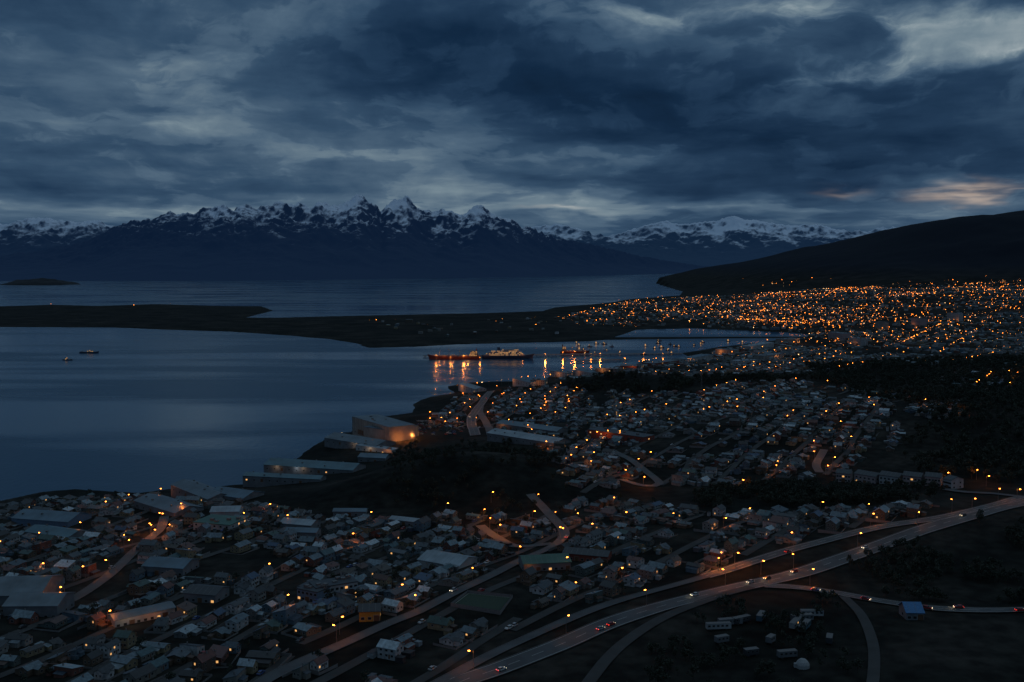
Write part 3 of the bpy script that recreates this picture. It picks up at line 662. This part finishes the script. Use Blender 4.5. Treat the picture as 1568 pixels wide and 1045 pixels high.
# ------------------------------------------------------------------ street lamps
mb=MB(); mb.cyl(0,0,-1,7.6,.12,.07,0,6); mb.hexa([(0,-.04,7.5),(0,.04,7.5),(0,.04,7.6),(0,-.04,7.6)],[(1.6,-.04,8),(1.6,.04,8),(1.6,.04,8.1),(1.6,-.04,8.1)],0); mb.box(1.3,2.2,-.22,.22,7.98,8.16,0)
mb.hexa([(1.35,-.3,7.62),(2.15,-.3,7.62),(2.15,.3,7.62),(1.35,.3,7.62)],[(1.4,-.18,7.97),(2.1,-.18,7.97),(2.1,.18,7.97),(1.4,.18,7.97)],1)
lampme=mb.mesh('street_lamp',[M_steel,M_or])
SOD=(1,.25,.028)
NL=0
def street_lamp(x,y,w=500,a=None,c=SOD,z=None):
    global NL; NL+=1
    o=add('street_lamp',lampme,(x,y,hz(x,y) if z is None else z),a if a is not None else random.random()*6.28)
    if w>0: plight('lamp_glow',(1.75,0,7.25),w,c,.46,o)
farl=[]
for x,y,far in LAMPS:
    if y>1700 or far: farl.append((x,y))
    elif not near_road(x,y,-1): street_lamp(x,y,random.choice((0,0,350,700,1100)))
for px,py,w in [(253,803,900),(232,818,1600),(240,830,800),(165,962,700),(408,885,500),(520,972,500),(545,835,700),(740,798,2000),(762,822,2000),(750,812,1500),(683,788,600),(752,770,500),(815,800,500),(858,828,700),(1100,878,1600),(1125,868,1300),(1165,880,1000),(1215,872,700),(1240,895,700),(1247,688,1100),(1247,706,900),(930,672,3000),(905,720,1000),(960,735,1200),(985,745,1200),(1495,735,700),(1510,745,600),(1455,740,700),(1190,728,700),(735,615,1200),(722,632,1200),(730,650,1200),(748,640,1200),(700,650,1000),(680,655,1000),(660,650,1000),(1135,750,600),(835,688,1100),(1290,658,400),(760,598,900),(770,610,900),(660,640,1100),(1330,620,500)]:
    x,y=hit(px,py); street_lamp(x,y,w*1.5)
for i in range(6,len(hwy)-4,8):
    if random.random()<.7: street_lamp(hwy[i,0]-4,hwy[i,1]+6.5,random.choice((0,350,700)))
for i in range(3,len(hwy2)-2,9): street_lamp(hwy2[i,0]-3,hwy2[i,1]+5,random.choice((0,450,800)))
for ln in (av1,av2):
    for i in range(4,len(ln)-2,8): street_lamp(ln[i,0]-2,ln[i,1]+4,random.choice((0,450,800)))
for (px,py) in [(165,469),(205,470),(78,468),(262,468)]: farl.append(hit(px,py))
for cx0,cy0,sx,sy,n in [(1200,485,110,8,300),(1230,497,60,4,120),(1100,478,90,6,80),(1400,505,70,14,130),(1040,465,60,5,75),(1430,455,80,8,90),(1275,520,60,10,90),(1500,440,60,5,70),(930,485,40,8,40),(1330,480,120,14,110),(1460,475,80,20,90),(1210,432,40,4,10),(1560,434,40,3,16),(1520,470,50,14,50)]:
    for k in range(n):
        px=random.gauss(cx0,sx); py=random.gauss(cy0,sy)
        if 860<px<1700 and 424<py<545:
            x,y=hit(px,py)
            if hz(x,y)>1: farl.append((x,y))
for a,b_,n in [((1265,455),(1285,442),18),((1285,442),(1340,442),18),((1040,468),(1010,500),10),((960,490),(975,470),6),((1360,455),(1420,452),16),((1480,438),(1568,430),18),((1180,470),(1300,478),24),((1130,492),(1240,498),34),((1380,530),(1440,500),24),((1400,520),(1350,540),10),((880,500),(1180,512),20),((1200,515),(1262,515),16),((860,492),(900,478),8),((1170,438),(1240,430),7),((1600,430),(1700,425),6),((1460,560),(1530,545),8),((1350,462),(1330,500),12),((1440,545),(1500,505),14),((1568,470),(1480,490),12),((980,560),(1050,545),14),((860,565),(960,560),12),((690,600),(850,580),16)]:
    for k in range(n):
        t=(k+random.uniform(-.3,.3))/n; farl.append(hit(a[0]+(b_[0]-a[0])*t,a[1]+(b_[1]-a[1])*t+random.uniform(-.8,.8)))
mb=MB(); fa=np.array(farl); fz=H(fa[:,0],fa[:,1])
for (x,y),z in zip(farl,fz):
    if z<.7: continue
    r=random.choice((.3,.38,.5,.75,1.25))*(y/3500)**.6; mt=1 if random.random()<.87 else 2; h_=9
    mb.cyl(x,y,z-1,z+h_-r,.1,.08,0,3)
    n=len(mb.v); c=(x,y,z+h_); mb.v+=[(c[0]+r,c[1],c[2]),(c[0],c[1]+r,c[2]),(c[0]-r,c[1],c[2]),(c[0],c[1]-r,c[2]),(c[0],c[1],c[2]+r*.6),(c[0],c[1],c[2]-r)]
    for f in ((0,1,4),(1,2,4),(2,3,4),(3,0,4),(1,0,5),(2,1,5),(3,2,5),(0,3,5)): mb.f.append(tuple(n+i for i in f)); mb.m.append(mt)
add('distant_street_lamps',mb.mesh('distant_street_lamps',[M_steel,M_orS,M_wh])); tick('lamps')
# ------------------------------------------------------------------ cars
def car_mesh(name,col,lights):
    mb=MB()
    body=[(-2.1,.35),(-2.15,.75),(-1.95,.92),(1.0,.95),(1.95,.80),(2.12,.6),(2.1,.35)]
    n=len(mb.v); k=len(body)
    for s in (-.85,.85): mb.v+=[(x,s,z) for x,z in body]
    for i in range(k): j=(i+1)%k; mb.f.append((n+i,n+j,n+k+j,n+k+i)); mb.m.append(0)
    mb.f.append(tuple(n+i for i in range(k))); mb.m.append(0); mb.f.append(tuple(n+k+i for i in reversed(range(k)))); mb.m.append(0)
    mb.hexa([(-1.8,-.8,.93),(1.0,-.8,.93),(1.0,.8,.93),(-1.8,.8,.93)],[(-1.35,-.65,1.42),(.25,-.65,1.42),(.25,.65,1.42),(-1.35,.65,1.42)],1)
    mb.box(-1.35,.25,-.64,.64,1.42,1.46,0)
    for x in(-1.3,1.3):
        for y in (-.88,.70):
            c=[(x+.33*math.cos(t*.7854),y,.33+.33*math.sin(t*.7854)) for t in range(8)]
            mb.hexa(c,[(p[0],p[1]+.18,p[2]) for p in c],2)
    for y in (-.62,.62):
        a=.15
        mb.box(2.08,2.18,y-a,y+a,.55,.55+a*1.2,3); mb.box(-2.22,-2.12,y-a,y+a,.6,.6+a*1.1,4)
    return mb.mesh(name,[col,M_glass,M_black,M_hd if lights else M_trim,M_red if lights else M_door])
M_glass=simple('car_glass',(.02,.025,.03),.1)
cc=[simple('paint_'+n,c,.3) for n,c in (('white',(.6,.6,.6)),('silver',(.4,.42,.44)),('red',(.35,.03,.03)),('blue',(.04,.08,.25)),('dark',(.03,.03,.035)))]
CP=[car_mesh('parked_car',c,False) for c in cc]; CL=[car_mesh('car',c,True) for c in cc]
def put_car(px,py,line,fwd=1,off=2.3):
    x,y=hit(px,py); i=int(np.argmin(np.hypot(line[:,0]-x,line[:,1]-y))); i=min(max(i,1),len(line)-2)
    d=line[i+1]-line[i-1]; d/=np.linalg.norm(d); n=np.array([-d[1],d[0]])
    p=line[i]-n*off*fwd; a=math.atan2(d[1]*fwd,d[0]*fwd)
    o=add('car',random.choice(CL),(p[0],p[1],hz(*p)+.25+p[1]*.0006),a)
    if fwd<0: plight('headlight_beam',(3.2,0,.8),40,(1,.8,.5),.15,o)
    else: plight('tail_light_glow',(-2.9,0,.8),8,(1,.06,.03),.15,o)
for px,py,l,f in [(755,1030,hwy,1),(900,965,hwy,1),(938,955,hwy,1),(1072,916,hwy,-1),(1150,896,hwy,-1),(1215,880,hwy,-1),(1160,885,hwy,-1),(1330,843,hwy,-1),(1486,795,hwy,-1),(1335,916,hwy3,1),(1430,930,hwy3,1),(1245,900,hwy3,1),(1470,932,hwy3,-1),(1550,935,hwy3,1),(1240,858,hwy2,1),(858,824,av1,-1),(700,908,av1,1),(735,612,av3,-1),(725,640,av3,1)]:
    put_car(px,py,l,f)
SQ=[q_ for q_ in STREET_Q[::5] if q_[1]<1300]
for k in range(220):
    s=random.choice(SQ); a=math.atan2(s[3]-s[1],s[2]-s[0]); t=random.random(); x=s[0]+(s[2]-s[0])*t-math.sin(a)*2.0; y=s[1]+(s[3]-s[1])*t+math.cos(a)*2.0
    add('parked_car',random.choice(CP),(x,y,hz(x,y)+.13+y*.0005),a+random.choice((0,math.pi)))
for k in range(70):
    px=random.uniform(640,708); py=random.uniform(645,666); x,y=hit(px,py); add('parked_car',random.choice(CP),(x,y,hz(x,y)+.05),a2+1.5)
def trailer(px,py,L,a,col):
    mb=MB(); mb.box(-L/2,L/2,-1.25,1.25,.9,3.2,0); mb.box(-L/2-.05,L/2+.05,-1.3,1.3,3.2,3.32,1)
    mb.box(-L/2,L/2,-.5,.5,.65,.9,2)
    for x in (-L*.35,-L*.27,L*.3):
        for y in (-1.2,.95):
            c=[(x+.45*math.cos(t*.7854),y,.45+.45*math.sin(t*.7854)) for t in range(8)]; mb.hexa(c,[(p[0],p[1]+.25,p[2]) for p in c],2)
    for i in range(int(L/2)): mb.win('-y',-L/2+1+i*2,2.3,1,.7,-1.25,3,1)
    x,y=hit(px,py); add('trailer',mb.mesh('trailer',[col,M_conc,M_black,M_win]),(x,y,hz(x,y)),a)
for px,py,L,a,c in [(1100,965,11,.1,W_white),(1118,958,11,.2,W_grey),(1135,955,9,.5,R_dark),(1165,950,8,1.1,R_blue),(1218,960,11,1.0,W_white),(1232,965,11,1.0,R_teal),(1243,945,10,.0,W_white),(1228,952,10,.2,W_grey),(1205,1008,8,.2,W_grey),(1105,985,6,.4,W_grey),(1270,985,6,1.2,R_dark),(1150,1005,6,.3,R_dark),(1180,985,5,.9,W_grey)]:
    trailer(px,py,L,a,c)
mb=MB(); n=14; ringz=[0,1.4,2.5,3.3,3.6]; ringr=[2.8,2.7,2.1,1.2,.1]
for i in range(4):
    for k in range(n):
        a,b_=6.2832*k/n,6.2832*(k+1)/n
        mb.poly([(ringr[i]*math.cos(a),ringr[i]*math.sin(a),ringz[i]),(ringr[i]*math.cos(b_),ringr[i]*math.sin(b_),ringz[i]),(ringr[i+1]*math.cos(b_),ringr[i+1]*math.sin(b_),ringz[i+1]),(ringr[i+1]*math.cos(a),ringr[i+1]*math.sin(a),ringz[i+1])])
mb.box(-3.4,-2.2,-.6,.6,0,1.7,0)
x,y=hit(1229,1022); add('dome_tent',mb.mesh('dome_tent',[M_trim]),(x,y,hz(x,y)))
mb=MB()
for i in range(3):
    a=i*2.094; mb.cyl(1.2*math.cos(a),1.2*math.sin(a),-1,34,.12,.08,0,4,(.3*math.cos(a),.3*math.sin(a)))
for z in range(1,34,2):
    for i in range(3):
        r=1.2-.9*z/34; a,b_=i*2.094,(i+1)*2.094; p=Vector((r*math.cos(a),r*math.sin(a),z)); q_=Vector((r*math.cos(b_),r*math.sin(b_),z+2)); mb.hexa([p+Vector((.05,0,0)),p+Vector((-.05,0,0)),p+Vector((0,.05,.05))],[q_+Vector((.05,0,0)),q_+Vector((-.05,0,0)),q_+Vector((0,.05,.05))],0)
x,y=hit(1074,597); add('radio_mast',mb.mesh('radio_mast',[M_steel]),(x,y,hz(x,y)))

# ------------------------------------------------------------------ ships, pier
M_lb=simple('lifeboat_orange',(.6,.18,.03))
def ship(name,px0,px1,py,kind,hull,sup,flip=1,w=None,lights=()):
    A=np.array(sea(px0,py)); B=np.array(sea(px1,py)); L=np.linalg.norm(B-A); c=(A+B)/2; W=w or L*.15; D=L*.055+.6
    mb=MB(); st=[]
    for t,wd,sh in ((-.5,.72,.15),(-.47,.85,.05),(-.25,1,0),(.2,1,0),(.36,.75,.15),(.45,.38,.35),(.5,.04,.6)):
        st.append([(t*L,-W/2*wd*.8,-.8),(t*L,-W/2*wd,D*.5),(t*L+sh*D,-W/2*wd*1.02,D*(1+sh)),(t*L+sh*D,W/2*wd*1.02,D*(1+sh)),(t*L,W/2*wd,D*.5),(t*L,W/2*wd*.8,-.8)])
    for i in range(len(st)-1):
        for k in range(6):
            j=(k+1)%6; mb.poly([st[i][k],st[i+1][k],st[i+1][j],st[i][j]],1 if k==2 else 0)
    mb.poly(st[0][::-1],0)
    def deck(x0,x1,z0,z1,wf,rows=True):
        mb.box(x0*L,x1*L,-W*wf/2,W*wf/2,z0,z1,2)
        n=max(2,int((x1-x0)*L/3.2))
        for i in range(n):
            for f,s in (('-y',-1),('+y',1)): mb.win(f,x0*L+(i+.5)*(x1-x0)*L/n,(z0+z1)/2,1.5,1.1,s*W*wf/2,3,1)
    if kind=='cruise':
        z=D
        for i,(a,b_) in enumerate(((-.44,.34),(-.42,.31),(-.38,.28),(-.32,.25),(-.1,.22))):
            deck(a,b_,z,z+2.7,.92-.07*i); z+=2.72
        mb.hexa([(-.2*L,-2,z-2.7),(-.13*L,-2,z-2.7),(-.13*L,2,z-2.7),(-.2*L,2,z-2.7)],[(-.2*L,-1.5,z+4),(-.15*L,-1.5,z+4),(-.15*L,1.5,z+4),(-.2*L,1.5,z+4)],0)
        mb.cyl(.18*L,0,z,z+9,.3,.12,4); 
        for i in range(5): mb.cyl(-.25*L+i*L*.09,-W*.48,D+3,D+4.6,1.1,1.0,5,8)
    elif kind=='cargo':
        z=D
        for i,(a,b_) in enumerate(((-.46,-.28),(-.45,-.29),(-.44,-.3),(-.43,-.31))): deck(a,b_,z,z+2.8,.85-.08*i); z+=2.82
        mb.cyl(-.42*L,0,z,z+5,1.5,1.2,0,8); mb.cyl(-.34*L,0,z,z+7,.25,.1,4)
        for x in (-.18,.02,.2):
            mb.box((x-.07)*L,(x+.07)*L,-W*.36,W*.36,D,D+1.8,4)
            mb.cyl(x*L+.09*L,0,D,D+15,.6,.35,4); mb.cyl(x*L+.09*L,0,D+6,D+16,.3,.15,4,6,(x*L-.03*L,2.5))
        mb.cyl(.43*L,0,D*1.3,D+9,.25,.1,4)
    else:
        z=D; deck(-.1,.25,z,z+2.3,.7); deck(0,.2,z+2.32,z+4.3,.55)
        mb.cyl(.1*L,0,z+4.3,z+11,.16,.07,4); mb.cyl(-.3*L,0,z,z+8,.2,.1,4); mb.cyl(-.3*L,0,z+2,z+8,.12,.07,4,6,(-.02*L,0))
        mb.box(-.42*L,-.34*L,-W*.3,W*.3,z,z+1.2,4)
    d=B-A; a=math.atan2(d[1],d[0])+(math.pi if flip<0 else 0)
    o=add(name,mb.mesh(name,[hull,M_conc,sup,M_winS,M_steel,M_lb]),(c[0],c[1],0),a)
    for t,yo,z,wt,col in lights: plight('deck_light',(t*L,yo,z),wt,col,.5,o)
    return o
Hd=simple('hull_dark',(.03,.05,.09),.4); Hr=simple('hull_red',(.14,.03,.02),.4); Hw=simple('hull_white',(.36,.39,.42),.4)
ship('cargo_ship',657,736,550,'cargo',Hr,W_cream,-1,17,lights=((-.25,0,16,4200,OR),(.05,0,14,4200,OR),(.3,0,14,3200,OR),(-.2,13,9,1000,OR),(.2,13,9,1000,OR)))
ship('cruise_ship',738,816,549,'cruise',Hd,Hw,1,17,lights=((.3,-13,9,400,OR),))
ship('supply_ship',858,902,541,'cargo',Hr,W_cream,1,12,lights=((-.1,0,14,3500,(1,.14,.03)),(.3,0,13,2500,(1,.16,.03)),(-.1,-12,9,3000,(1,.22,.04))))
ship('fishing_boat',122,151,541,'boat',Hd,Hw,1)
ship('fishing_boat',96,111,552,'boat',Hd,Hw,-1)
for k in range(34):
    px=random.uniform(880,1180); py=random.uniform(521,531) if px>1050 else random.uniform(522,544)
    s=sea(px,py)
    if hz(*s)<-.5: ship('small_boat',px,px+random.uniform(4,9),py,'boat',random.choice((Hd,Hw,Hr)),Hw,random.choice((1,-1)))
def pier(A,B,w,name='pier'):
    L=np.linalg.norm(B-A); mb=MB(); mb.box(0,L,-w/2,w/2,2.2,3.2,0)
    for i in range(int(L/9)):
        for y in (-w*.4,w*.4): mb.cyl(4+i*9,y,-3,2.2,.45,.45,0,6)
    for i in range(int(L/14)): mb.box(5+i*14,6+i*14,-w/2-.35,-w/2-.003,1.2,3.0,1)
    d=B-A; o=add(name,mb.mesh(name,[M_conc,M_black]),(A[0],A[1],0),math.atan2(d[1],d[0])); return o
pier(np.array(sea(648,547)),np.array(sea(1045,543)),16); pier(np.array(sea(880,555)),np.array(sea(962,552)),12,'jetty')
# lamps on the quay edge; the light hangs over the water in front of the edge
for px,py,z,w in [(668,553.5,14,11000),(710,553.5,13,15000),(735,553,8,4000),(835,549,10,12000),(880,547.5,14,12000),(862,547.5,12,7000),(919,548,10,15000),(957,556,10,14000),(690,553.5,10,5000),(905,548,9,5000),(985,548,9,5000),(1015,547,9,5000)]:
    x,y=sea(px,py)
    mb=MB(); mb.cyl(0,0,-3,z-.5,.25,.12,0,6); mb.box(-.8,.8,-.4,.4,z-.5,z-.1,0); mb.box(-1.2,1.2,-1.2,1.2,1.6,2.4,0)
    o=add('quay_lamp',mb.mesh('quay_lamp',[M_steel]),(x,y,0)); plight('quay_lamp_glow',(0,-1.4,z-.8),w,(1,.26,.035),1.1,o)
tick('ships')
# ------------------------------------------------------------------ world: dusk sky with cloud deck
W=bpy.data.worlds.new('World'); SC.world=W; W.use_nodes=True; nt=W.node_tree; nt.nodes.clear()
try: W.cycles.sampling_method='NONE'      # broad even sky: found by the bounced rays themselves
except: pass
def lk(a,b_): nt.links.new(a,b_)
def M(op,a,b_=None,c=None,clamp=False):
    k=nt.nodes.new('ShaderNodeMath'); k.operation=op; k.use_clamp=clamp
    for i,q_ in enumerate((a,b_,c)):
        if q_ is None: continue
        if isinstance(q_,(int,float)): k.inputs[i].default_value=q_
        else: lk(q_,k.inputs[i])
    return k.outputs[0]
tc=nt.nodes.new('ShaderNodeTexCoord'); sp=nt.nodes.new('ShaderNodeSeparateXYZ'); lk(tc.outputs['Generated'],sp.inputs[0])
D2=57.2958
az=M('MULTIPLY',M('ARCTAN2',sp.outputs[0],sp.outputs[1]),D2); el=M('MULTIPLY',M('ARCSINE',M('MINIMUM',M('MAXIMUM',sp.outputs[2],-1.),1.)),D2)
elp=M('MAXIMUM',el,0.0)
lv=M('MULTIPLY',M('LOGARITHM',M('ADD',elp,3.0),2.71828),13.0)
def comb(a,b_,c=0.0):
    k=nt.nodes.new('ShaderNodeCombineXYZ')
    for i,q_ in enumerate((a,b_,c)):
        if isinstance(q_,(int,float)): k.inputs[i].default_value=q_
        else: lk(q_,k.inputs[i])
    return k.outputs[0]
def noise(vec,scale,detail=6,rough=.55,dist=0):
    n=nt.nodes.new('ShaderNodeTexNoise'); n.noise_dimensions='2D'; n.inputs['Scale'].default_value=scale; n.inputs['Detail'].default_value=detail; n.inputs['Roughness'].default_value=rough; n.inputs['Distortion'].default_value=dist; lk(vec,n.inputs['Vector']); return n
def mrange(v,a,b_,c,d,st=True):
    k=nt.nodes.new('ShaderNodeMapRange'); 
    if st: k.interpolation_type='SMOOTHSTEP'
    lk(v,k.inputs[0])
    for i,q_ in enumerate((a,b_,c,d)): k.inputs[i+1].default_value=q_
    return k.outputs[0]
bx=M('MULTIPLY',az,.45)
base=comb(bx,lv)
nw=noise(base,.17,4,.55); sw=nt.nodes.new('ShaderNodeSeparateColor'); lk(nw.outputs['Color'],sw.inputs[0])
ox=M('SUBTRACT',sw.outputs[0],.5); oy=M('SUBTRACT',sw.outputs[1],.5)
wx=M('MULTIPLY_ADD',ox,9.0,az); wy=M('MULTIPLY_ADD',oy,4.2,el)
def blob(px,py,sx,sy,amp,acc,slope=0.0):
    d=ray(px,py); d=d/np.linalg.norm(d); a=math.degrees(math.atan2(d[0],d[1])); e=math.degrees(math.asin(d[2])); sx/=26.6; sy/=26.6
    dx=M('MULTIPLY_ADD',wx,1/sx,-a/sx)
    dy=M('MULTIPLY_ADD',wy,1/sy,-e/sy)
    if slope: dy=M('MULTIPLY_ADD',dx,slope*sx/sy,dy)
    s=M('MULTIPLY_ADD',dx,dx,M('MULTIPLY',dy,dy)); g=M('POWER',.36788,s)
    return M('MULTIPLY_ADD',g,amp,acc)
base2=comb(M('MULTIPLY_ADD',ox,2.2,bx),M('MULTIPLY_ADD',oy,4.5,lv))
n1=noise(base2,.10,4,.55).outputs['Fac']; n2=noise(base2,.32,7,.58).outputs['Fac']; n3=noise(comb(M('MULTIPLY',az,.22),M('ADD',lv,50.)),.55,5,.52).outputs['Fac']
V=M('MULTIPLY_ADD',M('SUBTRACT',n1,.5),.46,.53); V=M('MULTIPLY_ADD',M('SUBTRACT',n2,.5),.34,V); V=M('MULTIPLY_ADD',M('SUBTRACT',n3,.5),.32,V)
V=M('ADD',V,mrange(n2,.50,.57,-.02,.035))
for b_ in [(800,140,330,80,-.20,.15),(1030,160,230,55,-.14,.1),(1280,245,330,45,-.16),(1460,160,180,45,-.12),(640,60,200,60,-.08),(100,20,340,50,-.07),
           (300,215,380,45,.05),(180,96,60,14,.08),(850,240,140,20,.10),(150,315,360,20,.19),(700,312,420,16,.18),(870,322,70,5,.10),(60,290,130,26,.05),(1200,312,350,16,.15),(1000,195,70,12,.07)]:
    V=blob(*b_[:5],V,b_[5] if len(b_)>5 else 0)
O=blob(1400,66,210,50,.95,M('MULTIPLY_ADD',M('SUBTRACT',n2,.5),1.2,-.05))
O=blob(1130,14,200,26,.5,O); O=blob(1540,60,110,40,.4,O); O=blob(1240,125,80,12,.3,O)
O=blob(1190,82,120,28,-.95,O); O=blob(1285,62,40,26,-.9,O); O=blob(1520,118,120,18,-.5,O)
V=M('ADD',V,mrange(O,.05,.9,0,.38))
V=M('ADD',V,mrange(el,17,45,0,.18),clamp=True)
cr=nt.nodes.new('ShaderNodeValToRGB'); lk(V,cr.inputs[0]); e=cr.color_ramp.elements
stops=[(0.0,(8,26,46)),(.2,(17,40,65)),(.36,(32,56,82)),(.5,(51,76,101)),(.64,(77,100,121)),(.8,(114,133,145)),(1.0,(170,181,184))]
def lin(c): return tuple((v/255/12.92 if v/255<.04045 else ((v/255+.055)/1.055)**2.4) for v in c)
while len(e)<len(stops): e.new(.5)
for i,(p,c) in enumerate(stops): e[i].position=p; e[i].color=(*lin(c),1)
G=blob(1492,292,50,8,1.5,0.0); G=blob(860,322,50,3,.25,G); G=blob(1300,283,26,5,.3,G); G=blob(1530,302,50,4,.6,G)
gl=nt.nodes.new('ShaderNodeMix'); gl.data_type='RGBA'; gl.blend_type='ADD'; gl.clamp_factor=True; lk(M('MULTIPLY',G,mrange(n3,.36,.58,.15,1.1)),gl.inputs[0]); lk(cr.outputs[0],gl.inputs[6]); gl.inputs[7].default_value=(.32,.22,.13,1)
sky=nt.nodes.new('ShaderNodeTexSky'); sky.sky_type='NISHITA'; sky.sun_disc=False; sky.sun_elevation=math.radians(-3); sky.sun_rotation=math.radians(30)
bg1=nt.nodes.new('ShaderNodeBackground'); lk(gl.outputs[2],bg1.inputs[0]); bg1.inputs[1].default_value=1
bg2=nt.nodes.new('ShaderNodeBackground'); lk(sky.outputs[0],bg2.inputs[0]); bg2.inputs[1].default_value=.004
ad=nt.nodes.new('ShaderNodeAddShader'); lk(bg1.outputs[0],ad.inputs[0]); lk(bg2.outputs[0],ad.inputs[1])
out=nt.nodes.new('ShaderNodeOutputWorld'); lk(ad.outputs[0],out.inputs[0])
l=bpy.data.lights.new('twilight_sun','SUN'); l.energy=.08; l.angle=math.radians(20); l.color=(.8,.92,1)
o=bpy.data.objects.new('twilight_sun',l); SC.collection.objects.link(o); o.rotation_euler=Vector((-.85,-.15,-.4)).to_track_quat('-Z','Y').to_euler()
# ------------------------------------------------------------------ camera
cam=bpy.data.cameras.new('camera'); cam.sensor_width=36; cam.lens=F/1568*36; cam.clip_end=300000; cam.clip_start=1
co_=bpy.data.objects.new('camera',cam); SC.collection.objects.link(co_); co_.location=(0,0,CAMZ); co_.rotation_euler=(math.pi/2-P,0,0); SC.camera=co_
tick('done'); print('houses near',nnear,'far',len(HOUSES)-nnear,'lamps near',NL,'far',len(farl))
